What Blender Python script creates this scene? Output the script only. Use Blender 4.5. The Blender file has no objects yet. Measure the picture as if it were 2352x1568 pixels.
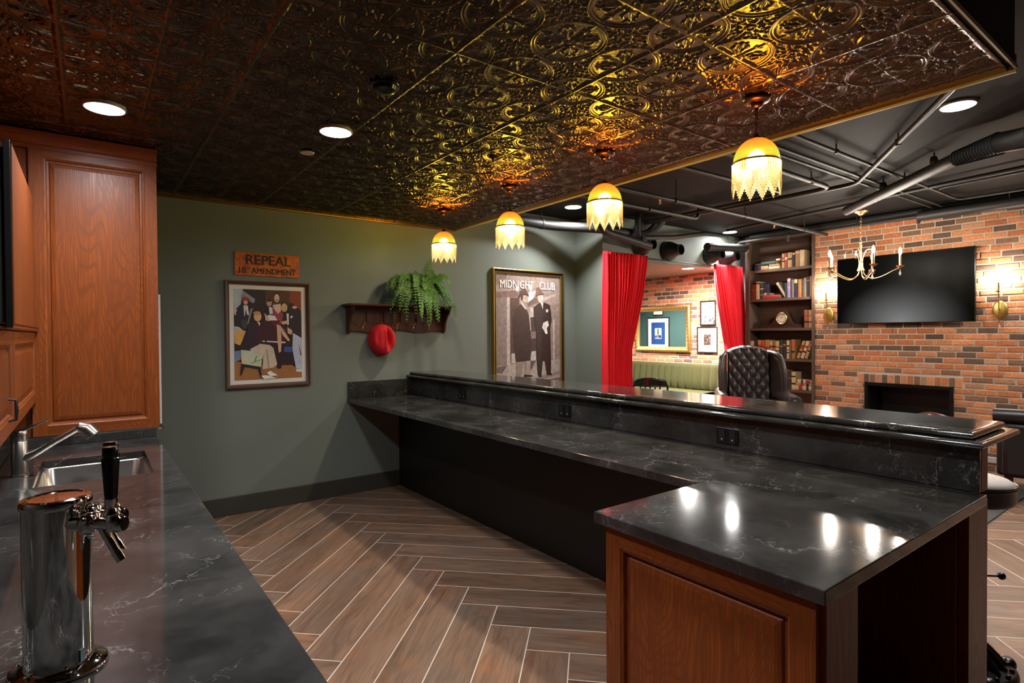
import bpy, math, random
from mathutils import Vector, Matrix
import numpy as np
random.seed(7)
S = bpy.context.scene
C = S.collection
PI = math.pi

# ------------------------------------------------------------------ helpers
class MB:
    """collects shapes; build() links them as ONE mesh object"""
    def __init__(s):
        s.v = []; s.f = []; s.mi = []; s.col = []; s.m = Matrix.Identity(4)
    def at(s, loc=(0, 0, 0), rz=0, rx=0, ry=0, sc=1):
        s.m = Matrix.Translation(loc) @ Matrix.Rotation(rz, 4, 'Z') @ Matrix.Rotation(ry, 4, 'Y') @ Matrix.Rotation(rx, 4, 'X') @ Matrix.Scale(sc, 4)
        return s
    def add(s, vs, fs, mi=0, col=(1, 1, 1)):
        n = len(s.v)
        for p in vs: s.v.append(tuple(s.m @ Vector(p)))
        for f in fs:
            s.f.append([n + i for i in f]); s.mi.append(mi); s.col.append(col)
        return s
    def box(s, x0, x1, y0, y1, z0, z1, mi=0, col=(1, 1, 1)):
        vs = [(x, y, z) for x in (x0, x1) for y in (y0, y1) for z in (z0, z1)]
        return s.add(vs, [(0, 1, 3, 2), (4, 6, 7, 5), (0, 4, 5, 1), (2, 3, 7, 6), (0, 2, 6, 4), (1, 5, 7, 3)], mi, col)
    def lathe(s, prof, n=24, mi=0, sx=1, sy=1, axis='z', cap=True):
        vs = []; fs = []
        for (r, h) in prof:
            for k in range(n):
                a = 2 * PI * k / n; x, y = r * math.cos(a) * sx, r * math.sin(a) * sy
                vs.append((x, y, h) if axis == 'z' else (h, x, y) if axis == 'x' else (x, h, y))
        for i in range(len(prof) - 1):
            for k in range(n):
                k2 = (k + 1) % n
                fs.append((i * n + k, i * n + k2, (i + 1) * n + k2, (i + 1) * n + k))
        if cap:
            fs.append(tuple(range(n))[::-1]); fs.append(tuple(range((len(prof) - 1) * n, len(prof) * n)))
        return s.add(vs, fs, mi)
    def cyl(s, p0, p1, r, r2=None, n=16, mi=0):
        return s.tube([p0, p1], [r, r if r2 is None else r2], n, mi)
    def tube(s, pts, r, n=10, mi=0, cap=True):
        pts = [Vector(p) for p in pts]; rs = r if isinstance(r, (list, tuple)) else [r] * len(pts)
        vs = []; fs = []; up = None
        for i, p in enumerate(pts):
            t = (pts[min(i + 1, len(pts) - 1)] - pts[max(i - 1, 0)]).normalized()
            if up is None:
                up = Vector((0, 0, 1)) if abs(t.z) < .9 else Vector((1, 0, 0))
            a = t.cross(up)
            if a.length < 1e-6: a = t.orthogonal()
            a.normalize(); b = a.cross(t).normalized(); up = b
            for k in range(n):
                an = 2 * PI * k / n
                vs.append(p + a * math.cos(an) * rs[i] + b * math.sin(an) * rs[i])
        for i in range(len(pts) - 1):
            for k in range(n):
                k2 = (k + 1) % n
                fs.append((i * n + k, (i + 1) * n + k, (i + 1) * n + k2, i * n + k2))
        if cap:
            fs.append(tuple(range(n))); fs.append(tuple(range((len(pts) - 1) * n, len(pts) * n))[::-1])
        return s.add(vs, fs, mi)
    def sphere(s, c, r, n=16, m=10, mi=0, sx=1, sy=1, sz=1):
        vs = [(c[0], c[1], c[2] + r * sz)]; fs = []
        for i in range(1, m):
            t = PI * i / m
            for k in range(n):
                a = 2 * PI * k / n
                vs.append((c[0] + r * sx * math.sin(t) * math.cos(a), c[1] + r * sy * math.sin(t) * math.sin(a), c[2] + r * sz * math.cos(t)))
        vs.append((c[0], c[1], c[2] - r * sz))
        for k in range(n): fs.append((0, 1 + k, 1 + (k + 1) % n))
        for i in range(m - 2):
            for k in range(n):
                a = 1 + i * n + k; b = 1 + i * n + (k + 1) % n
                fs.append((a, a + n, b + n, b))
        L = len(vs) - 1
        for k in range(n): fs.append((L, L - n + (k + 1) % n, L - n + k))
        return s.add(vs, fs, mi)
    def prism(s, poly, a0, a1, plane='xy', mi=0, col=(1, 1, 1)):
        n = len(poly)
        def q(p, h):
            return (p[0], p[1], h) if plane == 'xy' else (p[0], h, p[1]) if plane == 'xz' else (h, p[0], p[1])
        vs = [q(p, a0) for p in poly] + [q(p, a1) for p in poly]
        fs = [tuple(range(n))[::-1], tuple(range(n, 2 * n))] + [(i, (i + 1) % n, n + (i + 1) % n, n + i) for i in range(n)]
        return s.add(vs, fs, mi, col)
    def grid(s, fn, nu, nv, mi=0, flip=False):
        vs = [fn(i / nu, j / nv) for j in range(nv + 1) for i in range(nu + 1)]
        fs = []
        for j in range(nv):
            for i in range(nu):
                a = j * (nu + 1) + i; q = (a, a + 1, a + nu + 2, a + nu + 1)
                fs.append(q[::-1] if flip else q)
        return s.add(vs, fs, mi)
    def build(s, name, mats, parent=None, smooth=False, bevel=0, solid=0, attr=False, sharp=40, off=None, fixn=True):
        me = bpy.data.meshes.new(name)
        vs = s.v if off is None else [(a - off[0], b - off[1], c - off[2]) for a, b, c in s.v]
        me.from_pydata(vs, [], s.f)
        if not isinstance(mats, (list, tuple)): mats = [mats]
        for m in mats: me.materials.append(m)
        if len(mats) > 1: me.polygons.foreach_set('material_index', s.mi)
        if attr:
            ca = me.color_attributes.new('Col', 'FLOAT_COLOR', 'CORNER')
            buf = []
            for f, c in zip(s.f, s.col): buf += [c[0], c[1], c[2], 1.0] * len(f)
            ca.data.foreach_set('color', buf)
        me.update()
        if smooth:
            me.polygons.foreach_set('use_smooth', [True] * len(me.polygons))
            me.set_sharp_from_angle(angle=math.radians(sharp))
        o = bpy.data.objects.new(name, me); C.objects.link(o)
        if parent is not None: o.parent = parent
        elif off is not None: o.location = off
        if solid:
            md = o.modifiers.new('solid', 'SOLIDIFY'); md.thickness = solid; md.offset = 0
        if bevel:
            md = o.modifiers.new('bevel', 'BEVEL'); md.width = bevel; md.segments = 2; md.limit_method = 'ANGLE'; md.angle_limit = math.radians(50)
            md.harden_normals = False
        return o

def sm(pts, n=6):
    """Catmull-Rom smoothing of a path"""
    P_ = [Vector(p) for p in pts]; out = []
    for i in range(len(P_) - 1):
        p0 = P_[max(i - 1, 0)]; p1 = P_[i]; p2 = P_[i + 1]; p3 = P_[min(i + 2, len(P_) - 1)]
        for k in range(n):
            u = k / n; out.append(.5 * ((2 * p1) + (-p0 + p2) * u + (2 * p0 - 5 * p1 + 4 * p2 - p3) * u * u + (-p0 + 3 * p1 - 3 * p2 + p3) * u ** 3))
    return out + [P_[-1]]
def smr(rs, n=6):
    out = []
    for a, b in zip(rs, rs[1:]): out += [a + (b - a) * k / n for k in range(n)]
    return out + [rs[-1]]
def thing(name, label, cat, loc=(0, 0, 0), rz=0, group=None):
    o = bpy.data.objects.new(name, None); C.objects.link(o); o.empty_display_size = .05
    o.location = loc; o.rotation_euler = (0, 0, rz)
    return tag(o, label, cat, group)
def tag(o, label, cat, group=None):
    o['label'] = label; o['category'] = cat
    if group: o['group'] = group
    return o
def struct(o):
    o['kind'] = 'structure'; return o
def dup(root, loc=None, rz=None, label=None, group=None):
    def cp(o, par):
        c = o.copy(); C.objects.link(c); c.parent = par
        for ch in list(o.children): cp(ch, c)
        return c
    r = cp(root, None)
    if loc is not None: r.location = loc
    if rz is not None: r.rotation_euler = (0, 0, rz)
    if label: r['label'] = label
    if group: r['group'] = group
    return r

# ------------------------------------------------------------------ materials
def srgb(r, g, b):
    f = lambda c: (c / 255 / 12.92) if c / 255 <= .04045 else ((c / 255 + .055) / 1.055) ** 2.4
    return (f(r), f(g), f(b))
class NT:
    def __init__(s, name):
        s.m = bpy.data.materials.new(name); s.m.use_nodes = True; s.t = s.m.node_tree
        s.b = s.t.nodes['Principled BSDF']; s.out = s.t.nodes['Material Output']
    def n(s, typ, **kw):
        nd = s.t.nodes.new('ShaderNode' + typ)
        for k, v in kw.items():
            if k.startswith('i_'):
                key = k[2:]; key = int(key) if key.isdigit() else key.replace('_', ' ')
                inp = nd.inputs[key]
                if hasattr(v, 'is_output') or isinstance(v, bpy.types.NodeSocket): s.t.links.new(v, inp)
                else: inp.default_value = v
            else: setattr(nd, k, v)
        return nd
    def link(s, a, b): s.t.links.new(a, b)
    def coord(s, kind='pos', scale=(1, 1, 1), rot=(0, 0, 0), loc=(0, 0, 0)):
        if kind == 'pos': o = s.n('NewGeometry').outputs['Position']
        else: o = s.n('TexCoord').outputs[{'obj': 'Object', 'uv': 'UV', 'gen': 'Generated'}[kind]]
        mp = s.n('Mapping'); s.link(o, mp.inputs[0])
        mp.inputs['Scale'].default_value = scale; mp.inputs['Rotation'].default_value = rot; mp.inputs['Location'].default_value = loc
        return mp.outputs[0]
    def noise(s, vec, scale=5, detail=4, rough=.5, dist=0):
        return s.n('TexNoise', i_Vector=vec, i_Scale=scale, i_Detail=detail, i_Roughness=rough, i_Distortion=dist)
    def math(s, op, a, b=0, c=0):
        nd = s.n('Math', operation=op)
        for i, v in enumerate((a, b, c)):
            if i >= len(nd.inputs): break
            if isinstance(v, bpy.types.NodeSocket): s.link(v, nd.inputs[i])
            else: nd.inputs[i].default_value = v
        return nd.outputs[0]
    def ramp(s, fac, *stops):
        r = s.n('ValToRGB'); s.link(fac, r.inputs[0]); e = r.color_ramp.elements
        while len(e) < len(stops): e.new(.5)
        for el, (p, c) in zip(e, stops):
            el.position = p; c = (c, c, c) if not isinstance(c, (tuple, list)) else c; el.color = (*c[:3], 1)
        return r.outputs[0]
    def mix(s, fac, a, b, mode='MIX'):
        nd = s.n('Mix', data_type='RGBA', blend_type=mode)
        for i, v in ((0, fac), (6, a), (7, b)):
            if isinstance(v, bpy.types.NodeSocket): s.link(v, nd.inputs[i])
            else: nd.inputs[i].default_value = v if i == 0 else (*v[:3], 1)
        return nd.outputs[2]
    def set(s, **kw):
        for k, v in kw.items():
            inp = s.b.inputs[k.replace('_', ' ')]
            if isinstance(v, bpy.types.NodeSocket): s.link(v, inp)
            elif isinstance(v, (tuple, list)) and len(v) == 3 and inp.type == 'RGBA': inp.default_value = (*v, 1)
            else: inp.default_value = v
        return s
    def bump(s, h, strength=.3, dist=.01):
        b = s.n('Bump', i_Strength=strength, i_Distance=dist, i_Height=h); s.link(b.outputs[0], s.b.inputs['Normal']); return s

def plain(name, col, rough=.5, metal=0, spec=.5, vary=.12, scale=30, bump=0, **kw):
    """one colour with a little procedural variation"""
    t = NT(name); v = t.coord('obj'); n = t.noise(v, scale, 3)
    c = t.mix(n.outputs[0], tuple(x * (1 - vary) for x in col), tuple(min(1, x * (1 + vary)) for x in col))
    t.set(Base_Color=c, Roughness=rough, Metallic=metal, Specular_IOR_Level=spec, **kw)
    if bump: t.bump(n.outputs[0], bump, .002)
    return t.m

def wood(name, dark, mid, light, axis='z', rough=.35, ring=62, sc=1.0, kind='pos', coat=.0, seed=0, spec=.5):
    t = NT(name); st = {'x': (.17, 1, 1), 'y': (1, .17, 1), 'z': (1, 1, .17)}[axis]
    v = t.coord(kind, tuple(a * sc for a in st), loc=(seed, seed * 1.7, seed * .3))
    big = t.noise(v, 3.4, 2, .4, .3).outputs[0]
    rings = t.math('SINE', t.math('MULTIPLY', big, ring * 6.28))
    rings = t.math('MULTIPLY_ADD', rings, .5, .5)
    st2 = {'x': (.03, 1, 1), 'y': (1, .03, 1), 'z': (1, 1, .03)}[axis]
    v2 = t.coord(kind, tuple(a * sc for a in st2))
    fine = t.noise(v2, 160, 3, .6).outputs[0]
    mott = t.noise(v, 1.6, 3).outputs[0]
    base = t.mix(t.ramp(mott, (.3, 0), (.7, 1)), mid, light)
    f = t.math('MULTIPLY', t.ramp(rings, (.0, 1), (.55, 0)), .46)
    f2 = t.ramp(fine, (.42, .45), (.62, 0))
    fac = t.math('MAXIMUM', f, f2)
    col = t.mix(fac, base, dark)
    t.set(Base_Color=col, Roughness=t.math('MULTIPLY_ADD', fac, .18, rough), Coat_Weight=coat, Coat_Roughness=.15, Specular_IOR_Level=spec)
    t.bump(t.math('SUBTRACT', 1, fac), .12, .002)
    return t.m

def emis(name, col, strength):
    t = NT(name); t.set(Base_Color=(.8, .8, .8), Emission_Color=col, Emission_Strength=strength, Roughness=.4); return t.m

M = {}
# green-grey painted wall
def paint(name, col, rough=.55):
    t = NT(name); v = t.coord('pos'); n = t.noise(v, 260, 2).outputs[0]; n2 = t.noise(v, 1.2, 2).outputs[0]
    t.set(Base_Color=t.mix(n2, tuple(c * .95 for c in col), tuple(c * 1.05 for c in col)), Roughness=rough, Specular_IOR_Level=.35)
    t.bump(n, .08, .001); return t.m
M['green'] = paint('green_grey_paint', srgb(116, 123, 115))
M['taupe'] = paint('light_grey_paint', srgb(168, 160, 146))
M['teal'] = paint('dark_teal_paint', srgb(46, 70, 66))
M['blackpaint'] = paint('black_paint', (.012, .012, .012), .5)
M['darkbase'] = paint('dark_baseboard_paint', srgb(62, 60, 53), .45)
M['slab'] = None
t = NT('charcoal_painted_concrete'); v = t.coord('pos'); n = t.noise(v, 5, 6, .6); n2 = t.noise(v, 60, 3)
t.set(Base_Color=t.mix(n.outputs[0], (.010, .0092, .009), (.019, .0178, .017)), Roughness=.7, Specular_IOR_Level=.12); t.bump(n2.outputs[0], .25, .004); M['slab'] = t.m

# quartz
t = NT('black_quartz_with_white_veins')
v = t.coord('pos')
d = t.noise(v, 2.2, 5, .6)
off = t.n('VectorMath', operation='MULTIPLY_ADD'); t.link(d.outputs['Color'], off.inputs[0]); off.inputs[1].default_value = (.55, .55, .55); t.link(v, off.inputs[2])
d2 = t.noise(v, 26, 3, .6)
off2 = t.n('VectorMath', operation='MULTIPLY_ADD'); t.link(d2.outputs['Color'], off2.inputs[0]); off2.inputs[1].default_value = (.05, .05, .05); t.link(off.outputs[0], off2.inputs[2])
vo1 = t.n('TexVoronoi', feature='DISTANCE_TO_EDGE', i_Scale=2.6, i_Vector=off2.outputs[0])
vo2 = t.n('TexVoronoi', feature='DISTANCE_TO_EDGE', i_Scale=13., i_Vector=off2.outputs[0])
m1 = t.ramp(t.noise(v, 3.1, 3, .6).outputs[0], (.47, 0), (.62, 1))
m2 = t.ramp(t.noise(v, 4.3, 4, .65).outputs[0], (.53, 0), (.66, 1))
near1 = t.ramp(vo1.outputs[0], (.02, 1), (.10, 0))
l1 = t.math('MULTIPLY', t.ramp(vo1.outputs[0], (.0, 1), (.010, 0)), m1)
l2 = t.math('MULTIPLY', t.math('MULTIPLY', t.ramp(vo2.outputs[0], (.0, 1), (.035, 0)), t.math('MAXIMUM', t.math('MULTIPLY', near1, m1), t.math('MULTIPLY', m2, .8))), .8)
brk = t.ramp(t.noise(v, 70, 2, .6).outputs[0], (.38, .15), (.62, 1))
vein = t.math('MULTIPLY', t.math('MAXIMUM', l1, l2), brk)
cloud = t.noise(off.outputs[0], 3.5, 5, .6).outputs[0]
base = t.mix(t.ramp(cloud, (.35, 0), (.75, 1)), (.020, .0193, .0185), (.064, .061, .058))
t.set(Base_Color=t.mix(vein, base, (.33, .315, .30)), Roughness=t.math('MULTIPLY_ADD', cloud, .05, .07), Specular_IOR_Level=.5)
M['quartz'] = t.m

CH = dict(dark=srgb(70, 28, 9), mid=srgb(126, 60, 20), light=srgb(162, 84, 30))
M['oak_z'] = wood('cherry_stained_oak_upright', **CH, axis='z', rough=.33, spec=.5)
M['oak_x'] = wood('cherry_stained_oak_crosswise', **CH, axis='x', rough=.32)
M['oak_y'] = wood('cherry_stained_oak_lengthwise', **CH, axis='y', rough=.32)
DK = dict(dark=srgb(28, 13, 7), mid=srgb(70, 33, 16), light=srgb(92, 46, 22))
M['shelfwood'] = wood('dark_walnut_varnish', **DK, axis='x', rough=.35, sc=2)
M['shelfwood_z'] = wood('dark_walnut_varnish_upright', **DK, axis='z', rough=.35, sc=2)
BK = dict(dark=srgb(58, 42, 32), mid=srgb(88, 66, 52), light=srgb(104, 80, 64))
M['case_z'] = wood('brown_laminate_upright', **BK, axis='z', rough=.7, ring=8)
M['case_y'] = wood('brown_laminate_lengthwise', **BK, axis='y', rough=.7, ring=8)
M['framewood'] = wood('brown_picture_frame_wood', srgb(40, 22, 12), srgb(84, 50, 30), srgb(100, 62, 38), axis='z', rough=.4, sc=3)

# embossed ceiling
t = NT('antique_copper_tin'); v = t.coord('pos'); n = t.noise(v, 7, 4, .6).outputs[0]; n2 = t.noise(v, 420, 2).outputs[0]
t.set(Base_Color=t.mix(t.ramp(n, (.3, 0), (.7, 1)), (.062, .042, .030), (.120, .078, .044)), Metallic=.93, Roughness=t.math('MULTIPLY_ADD', n, .10, .22))
t.bump(n2, .18, .001); M['tin'] = t.m
t = NT('antique_gold_trim'); t.set(Base_Color=(.20, .11, .03), Metallic=.85, Roughness=.35); M['goldtrim'] = t.m
M['whitetrim'] = plain('pale_metal_edge', (.45, .42, .40), .4)
# floor planks
t = NT('wood_look_porcelain_plank'); at = t.n('Attribute', attribute_name='Col'); uv = t.coord('uv', (1, 1, 1)); uv2 = t.coord('uv', (.12, 1, 1))
g = t.noise(uv2, 9, 5, .62, .8).outputs[0]; g2 = t.noise(t.coord('uv', (.05, 1, 1)), 120, 3, .6).outputs[0]; g3 = t.noise(uv, 3.3, 3).outputs[0]
ringv = t.math('MULTIPLY_ADD', t.math('SINE', t.math('MULTIPLY', t.noise(uv2, 5, 2, .4, .3).outputs[0], 90)), .5, .5)
c = t.mix(t.ramp(g, (.3, 0), (.7, 1)), srgb(104, 79, 63), srgb(146, 116, 95))
c = t.mix(t.math('MULTIPLY', t.ramp(g3, (.5, 0), (.72, 1)), .6), c, srgb(112, 100, 90))
c = t.mix(t.math('MULTIPLY', t.ramp(g3, (.28, 1), (.44, 0)), .45), c, srgb(168, 108, 70))
c = t.mix(t.ramp(g2, (.36, .32), (.55, 0)), c, srgb(84, 60, 46))
c = t.mix(t.math('MULTIPLY', t.ramp(ringv, (.0, 1), (.3, 0)), .30), c, srgb(84, 60, 46))
c = t.mix(1.0, c, at.outputs['Color'], 'MULTIPLY')
t.set(Base_Color=c, Roughness=.42, Specular_IOR_Level=.4); t.bump(g2, .1, .001); M['plank'] = t.m
M['grout'] = plain('pale_grout', srgb(214, 200, 184), .8, vary=.06)
# brick
t = NT('reclaimed_brick'); at = t.n('Attribute', attribute_name='Col'); v = t.coord('pos'); n = t.noise(v, 45, 5, .7).outputs[0]; n1 = t.noise(v, 9, 3, .6).outputs[0]; n2 = t.noise(v, 220, 3).outputs[0]
c = t.mix(t.ramp(n, (.3, 0), (.75, 1)), (.55, .55, .56), (1.2, 1.17, 1.15))
c = t.mix(1.0, at.outputs['Color'], c, 'MULTIPLY')
c = t.mix(t.math('MULTIPLY', t.ramp(n1, (.55, 0), (.8, 1)), .35), c, srgb(120, 96, 76))
t.set(Base_Color=c, Roughness=.85, Specular_IOR_Level=.2); t.bump(t.math('ADD', n, t.math('MULTIPLY', n2, .4)), .6, .004); M['brick'] = t.m
t = NT('grey_mortar'); v = t.coord('pos'); n = t.noise(v, 120, 4, .7).outputs[0]
t.set(Base_Color=t.mix(n, srgb(178, 168, 152), srgb(204, 194, 180)), Roughness=.95, Specular_IOR_Level=.1); t.bump(n, .5, .003); M['mortar'] = t.m
# metals, glass, etc.
def metal(name, col, rough, aniso=0, vary=.05):
    t = NT(name); v = t.coord('obj', (1, 1, .05)); n = t.noise(v, 200, 2).outputs[0]
    t.set(Base_Color=t.mix(n, tuple(c * (1 - vary) for c in col), col), Metallic=1, Roughness=rough, Anisotropic=aniso); return t.m
M['chrome'] = metal('polished_chrome', (.82, .80, .78), .05)
M['steel'] = metal('brushed_stainless', (.62, .60, .57), .24)
M['nickel'] = metal('brushed_nickel', (.55, .52, .48), .28)
M['brass'] = metal('antique_brass', (.72, .47, .20), .3)
M['gold'] = metal('aged_gold', (.62, .42, .12), .38)
M['bronze'] = metal('dark_bronze', (.13, .07, .045), .28)
M['iron'] = metal('black_cast_iron', (.045, .045, .045), .32)
M['blackplastic'] = plain('glossy_black_plastic', (.008, .008, .008), .18)
M['blackmatt'] = plain('matt_black', (.010, .010, .010), .5)
M['tapblack'] = plain('tap_handle_black', (.006, .006, .006), .15)
M['pipe'] = plain('dark_painted_pipe', (.014, .0135, .013), .55, vary=.2)
M['conduit'] = plain('grey_black_conduit', (.024, .023, .022), .5, vary=.2)
M['laminate'] = plain('black_laminate', (.007, .0065, .006), .45)
M['white'] = plain('white_board', (.75, .72, .68), .5)
M['cream'] = plain('white_mat_board', (.78, .73, .66), .7, vary=.03)
M['navy'] = plain('navy_mat_board', (.02, .05, .16), .7)
M['glossframe'] = plain('black_frame', (.012, .011, .010), .3)
M['redhat'] = plain('red_felt', (.62, .012, .018), .85, bump=.3, scale=300)
t = NT('red_velvet_curtain'); v = t.coord('pos'); n = t.noise(v, 300, 3).outputs[0]
t.set(Base_Color=t.mix(n, (.82, .014, .030), (.95, .024, .040)), Roughness=.75, Sheen_Weight=.35, Sheen_Tint=(1, .35, .35), Specular_IOR_Level=.2); t.bump(n, .2, .001); M['curtain'] = t.m
t = NT('olive_velvet'); v = t.coord('pos'); n = t.noise(v, 260, 3).outputs[0]
t.set(Base_Color=t.mix(n, srgb(52, 51, 23), srgb(62, 61, 29)), Roughness=.8, Sheen_Weight=.08, Sheen_Tint=(.9, .95, .6), Specular_IOR_Level=.2); M['velvet'] = t.m
t = NT('dark_brown_leather'); v = t.coord('obj'); n = t.n('TexVoronoi', i_Vector=v, i_Scale=260.); n2 = t.noise(v, 6, 3).outputs[0]
t.set(Base_Color=t.mix(n2, srgb(62, 51, 49), srgb(80, 67, 63)), Roughness=.33, Specular_IOR_Level=.5); t.bump(n.outputs[0], .12, .001); M['leather'] = t.m
t = NT('black_leather'); v = t.coord('obj'); n = t.n('TexVoronoi', i_Vector=v, i_Scale=260.)
t.set(Base_Color=(.018, .016, .016), Roughness=.35); t.bump(n.outputs[0], .12, .001); M['blackleather'] = t.m
M['tanleather'] = plain('reddish_brown_leather', srgb(92, 48, 34), .25)
M['greyvinyl'] = plain('light_grey_vinyl', srgb(196, 182, 172), .55)
M['crystal'] = (lambda t: (t.set(Base_Color=(1, 1, 1), Roughness=.02, Transmission_Weight=.75, IOR=1.6), t.m)[1])(NT('cut_crystal'))
M['mirrorgold'] = metal('matt_gilt', (.50, .31, .11), .5)
M['mirror'] = (lambda t: (t.set(Base_Color=(.85, .86, .85), Metallic=1., Roughness=.015), t.m)[1])(NT('silvered_mirror'))
def beam(name, col, strength):
    # LED downlight: luminous disc whose optics favour the beam straight down
    t = NT(name); g = t.n('NewGeometry'); d = t.n('VectorMath', operation='DOT_PRODUCT'); t.link(g.outputs['Normal'], d.inputs[0]); t.link(g.outputs['Incoming'], d.inputs[1])
    t.set(Base_Color=(.8, .8, .8), Emission_Color=col, Emission_Strength=t.math('MULTIPLY', t.math('SUBTRACT', 1, g.outputs['Backfacing']), t.math('MULTIPLY', t.math('POWER', t.math('MAXIMUM', d.outputs['Value'], .0), .9), strength * 1.5)), Roughness=.4); return t.m
M['downlight'] = beam('downlight_diffuser', (1, 1., 1.02), 38); M['downlight2'] = beam('downlight_diffuser_lounge', (1, .985, .96), 115); M['downlight2b'] = beam('downlight_diffuser_corner', (1, .985, .96), 66); M['downlight3'] = beam('downlight_diffuser_booth', (1, .96, .90), 640)
M['bulb'] = emis('candle_bulb', (1, .90, .76), 140)
M['sconcebulb'] = emis('sconce_bulb', (1, .90, .76), 260)
M['candle'] = plain('ivory_candle_sleeve', (.72, .52, .30), .5)
# art-glass dome: amber crown, green-yellow skirt
t = NT('amber_art_glass'); v = t.coord('obj'); sx = t.n('SeparateXYZ'); t.link(v, sx.inputs[0])
n = t.noise(v, 60, 3, .6).outputs[0]; n2 = t.noise(v, 9, 2).outputs[0]
z = t.math('ADD', sx.outputs[2], t.math('MULTIPLY', t.math('SUBTRACT', n2, .5), .03))
gc = t.ramp(t.math('MULTIPLY_ADD', z, 9.0, 0), (.0, (1., .50, .03)), (.24, (.50, .78, .04)), (.55, (1., .36, .012)), (1., (1., .14, .003)))
gc = t.mix(t.math('MULTIPLY', n, .25), gc, (1., .75, .2))
tr = t.n('BsdfTranslucent'); t.link(gc, tr.inputs[0]); tp = t.n('BsdfTransparent'); t.link(gc, tp.inputs[0]); gl = t.n('BsdfGlossy'); gl.inputs['Roughness'].default_value = .15; gl.inputs[0].default_value = (.06, .05, .03, 1)
gcd = t.mix(1., gc, (.012, .012, .012), 'MULTIPLY'); t.link(gcd, tr.inputs[0])
m1 = t.n('MixShader', i_0=.30); t.link(tr.outputs[0], m1.inputs[1]); t.link(tp.outputs[0], m1.inputs[2])
ad = t.n('AddShader'); t.link(m1.outputs[0], ad.inputs[0]); t.link(gl.outputs[0], ad.inputs[1])
em = t.n('Emission', i_Strength=.045); t.link(gc, em.inputs[0]); ad2 = t.n('AddShader'); t.link(ad.outputs[0], ad2.inputs[0]); t.link(em.outputs[0], ad2.inputs[1])
t.link(ad2.outputs[0], t.out.inputs[0]); M['artglass'] = t.m; DOME_EM = em
t = NT('glass_bead_strands')
tr = t.n('BsdfTranslucent'); tr.inputs[0].default_value = (.16, .125, .075, 1); tp = t.n('BsdfTransparent'); tp.inputs[0].default_value = (1, .93, .75, 1); gl = t.n('BsdfGlossy'); gl.inputs['Roughness'].default_value = .2; gl.inputs[0].default_value = (.25, .22, .15, 1)
df = t.n('BsdfDiffuse'); df.inputs[0].default_value = (.15, .11, .06, 1)
m0 = t.n('MixShader', i_0=.5); t.link(tr.outputs[0], m0.inputs[1]); t.link(df.outputs[0], m0.inputs[2])
m1 = t.n('MixShader', i_0=.30); t.link(m0.outputs[0], m1.inputs[1]); t.link(tp.outputs[0], m1.inputs[2])
ad = t.n('AddShader'); t.link(m1.outputs[0], ad.inputs[0]); t.link(gl.outputs[0], ad.inputs[1]); t.link(ad.outputs[0], t.out.inputs[0]); M['beads'] = t.m
# screen, painted prints, glass sheet
t = NT('dim_grey_screen_gradient'); v = t.coord('obj'); g = t.n('TexGradient', gradient_type='SPHERICAL'); mp = t.n('Mapping'); t.link(v, mp.inputs[0]); mp.inputs['Scale'].default_value = (1, 1.45, 1.9); t.link(mp.outputs[0], g.inputs[0])  # screen emission: grey radial gradient, strongest at the bottom centre
t.set(Base_Color=(.002, .002, .002), Roughness=.35, Specular_IOR_Level=.04, Emission_Color=(1, 1, 1), Emission_Strength=t.math('MULTIPLY', t.math('POWER', g.outputs['Fac'], 1.5), .034)); M['screen'] = t.m
t = NT('printed_picture'); at = t.n('Attribute', attribute_name='Col'); v = t.coord('obj'); n = t.noise(v, 25, 4, .6).outputs[0]
t.set(Base_Color=t.mix(1., at.outputs['Color'], t.mix(n, (.72, .72, .72), (1.2, 1.2, 1.2)), 'MULTIPLY'), Roughness=.5); M['print'] = t.m
t = NT('sepia_print'); at = t.n('Attribute', attribute_name='Col'); v = t.coord('obj'); n = t.noise(v, 22, 6, .7).outputs[0]
t.set(Base_Color=t.mix(1., at.outputs['Color'], t.mix(t.ramp(n, (.35, 0), (.65, 1)), (.60, .60, .60), (1.0, .99, .98)), 'MULTIPLY'), Roughness=.5); M['sepia'] = t.m
t = NT('picture_glazing'); gl = t.n('BsdfGlossy'); gl.inputs['Roughness'].default_value = .02; tp = t.n('BsdfTransparent'); fr = t.n('Fresnel', i_IOR=1.5); ge = t.n('NewGeometry'); mx = t.n('MixShader'); t.link(t.math('MULTIPLY', fr.outputs[0], t.math('SUBTRACT', 1, ge.outputs['Backfacing'])), mx.inputs[0]); t.link(tp.outputs[0], mx.inputs[1]); t.link(gl.outputs[0], mx.inputs[2]); t.link(mx.outputs[0], t.out.inputs[0]); M['glazing'] = t.m
t = NT('rusted_orange_enamel'); v = t.coord('obj'); n = t.noise(v, 9, 6, .7).outputs[0]; n2 = t.noise(v, 30, 5, .7).outputs[0]
c = t.mix(t.ramp(n, (.38, 0), (.62, 1)), srgb(176, 66, 24), srgb(214, 116, 36)); c = t.mix(t.ramp(n2, (.56, 0), (.68, .8)), c, srgb(96, 44, 22)); t.set(Base_Color=c, Roughness=.5, Metallic=.15); M['signplate'] = t.m
M['ink'] = plain('faded_black_ink', (.014, .010, .008), .5)
M['fern'] = (lambda t: (t.set(Base_Color=t.mix(t.noise(t.coord('obj'), 9, 2).outputs[0], srgb(22, 62, 20), srgb(98, 138, 56)), Roughness=.5, Specular_IOR_Level=.3), t.m)[1])(NT('fern_green'))
M['pot'] = plain('dark_plastic_pot', (.02, .018, .015), .5)
M['dial'] = plain('cream_clock_dial', (.62, .56, .44), .4)
M['clockwood'] = plain('dark_mahogany', srgb(52, 32, 26), .3, scale=12)
M['paperblock'] = plain('yellowed_pages', (.55, .46, .32), .8)
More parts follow.
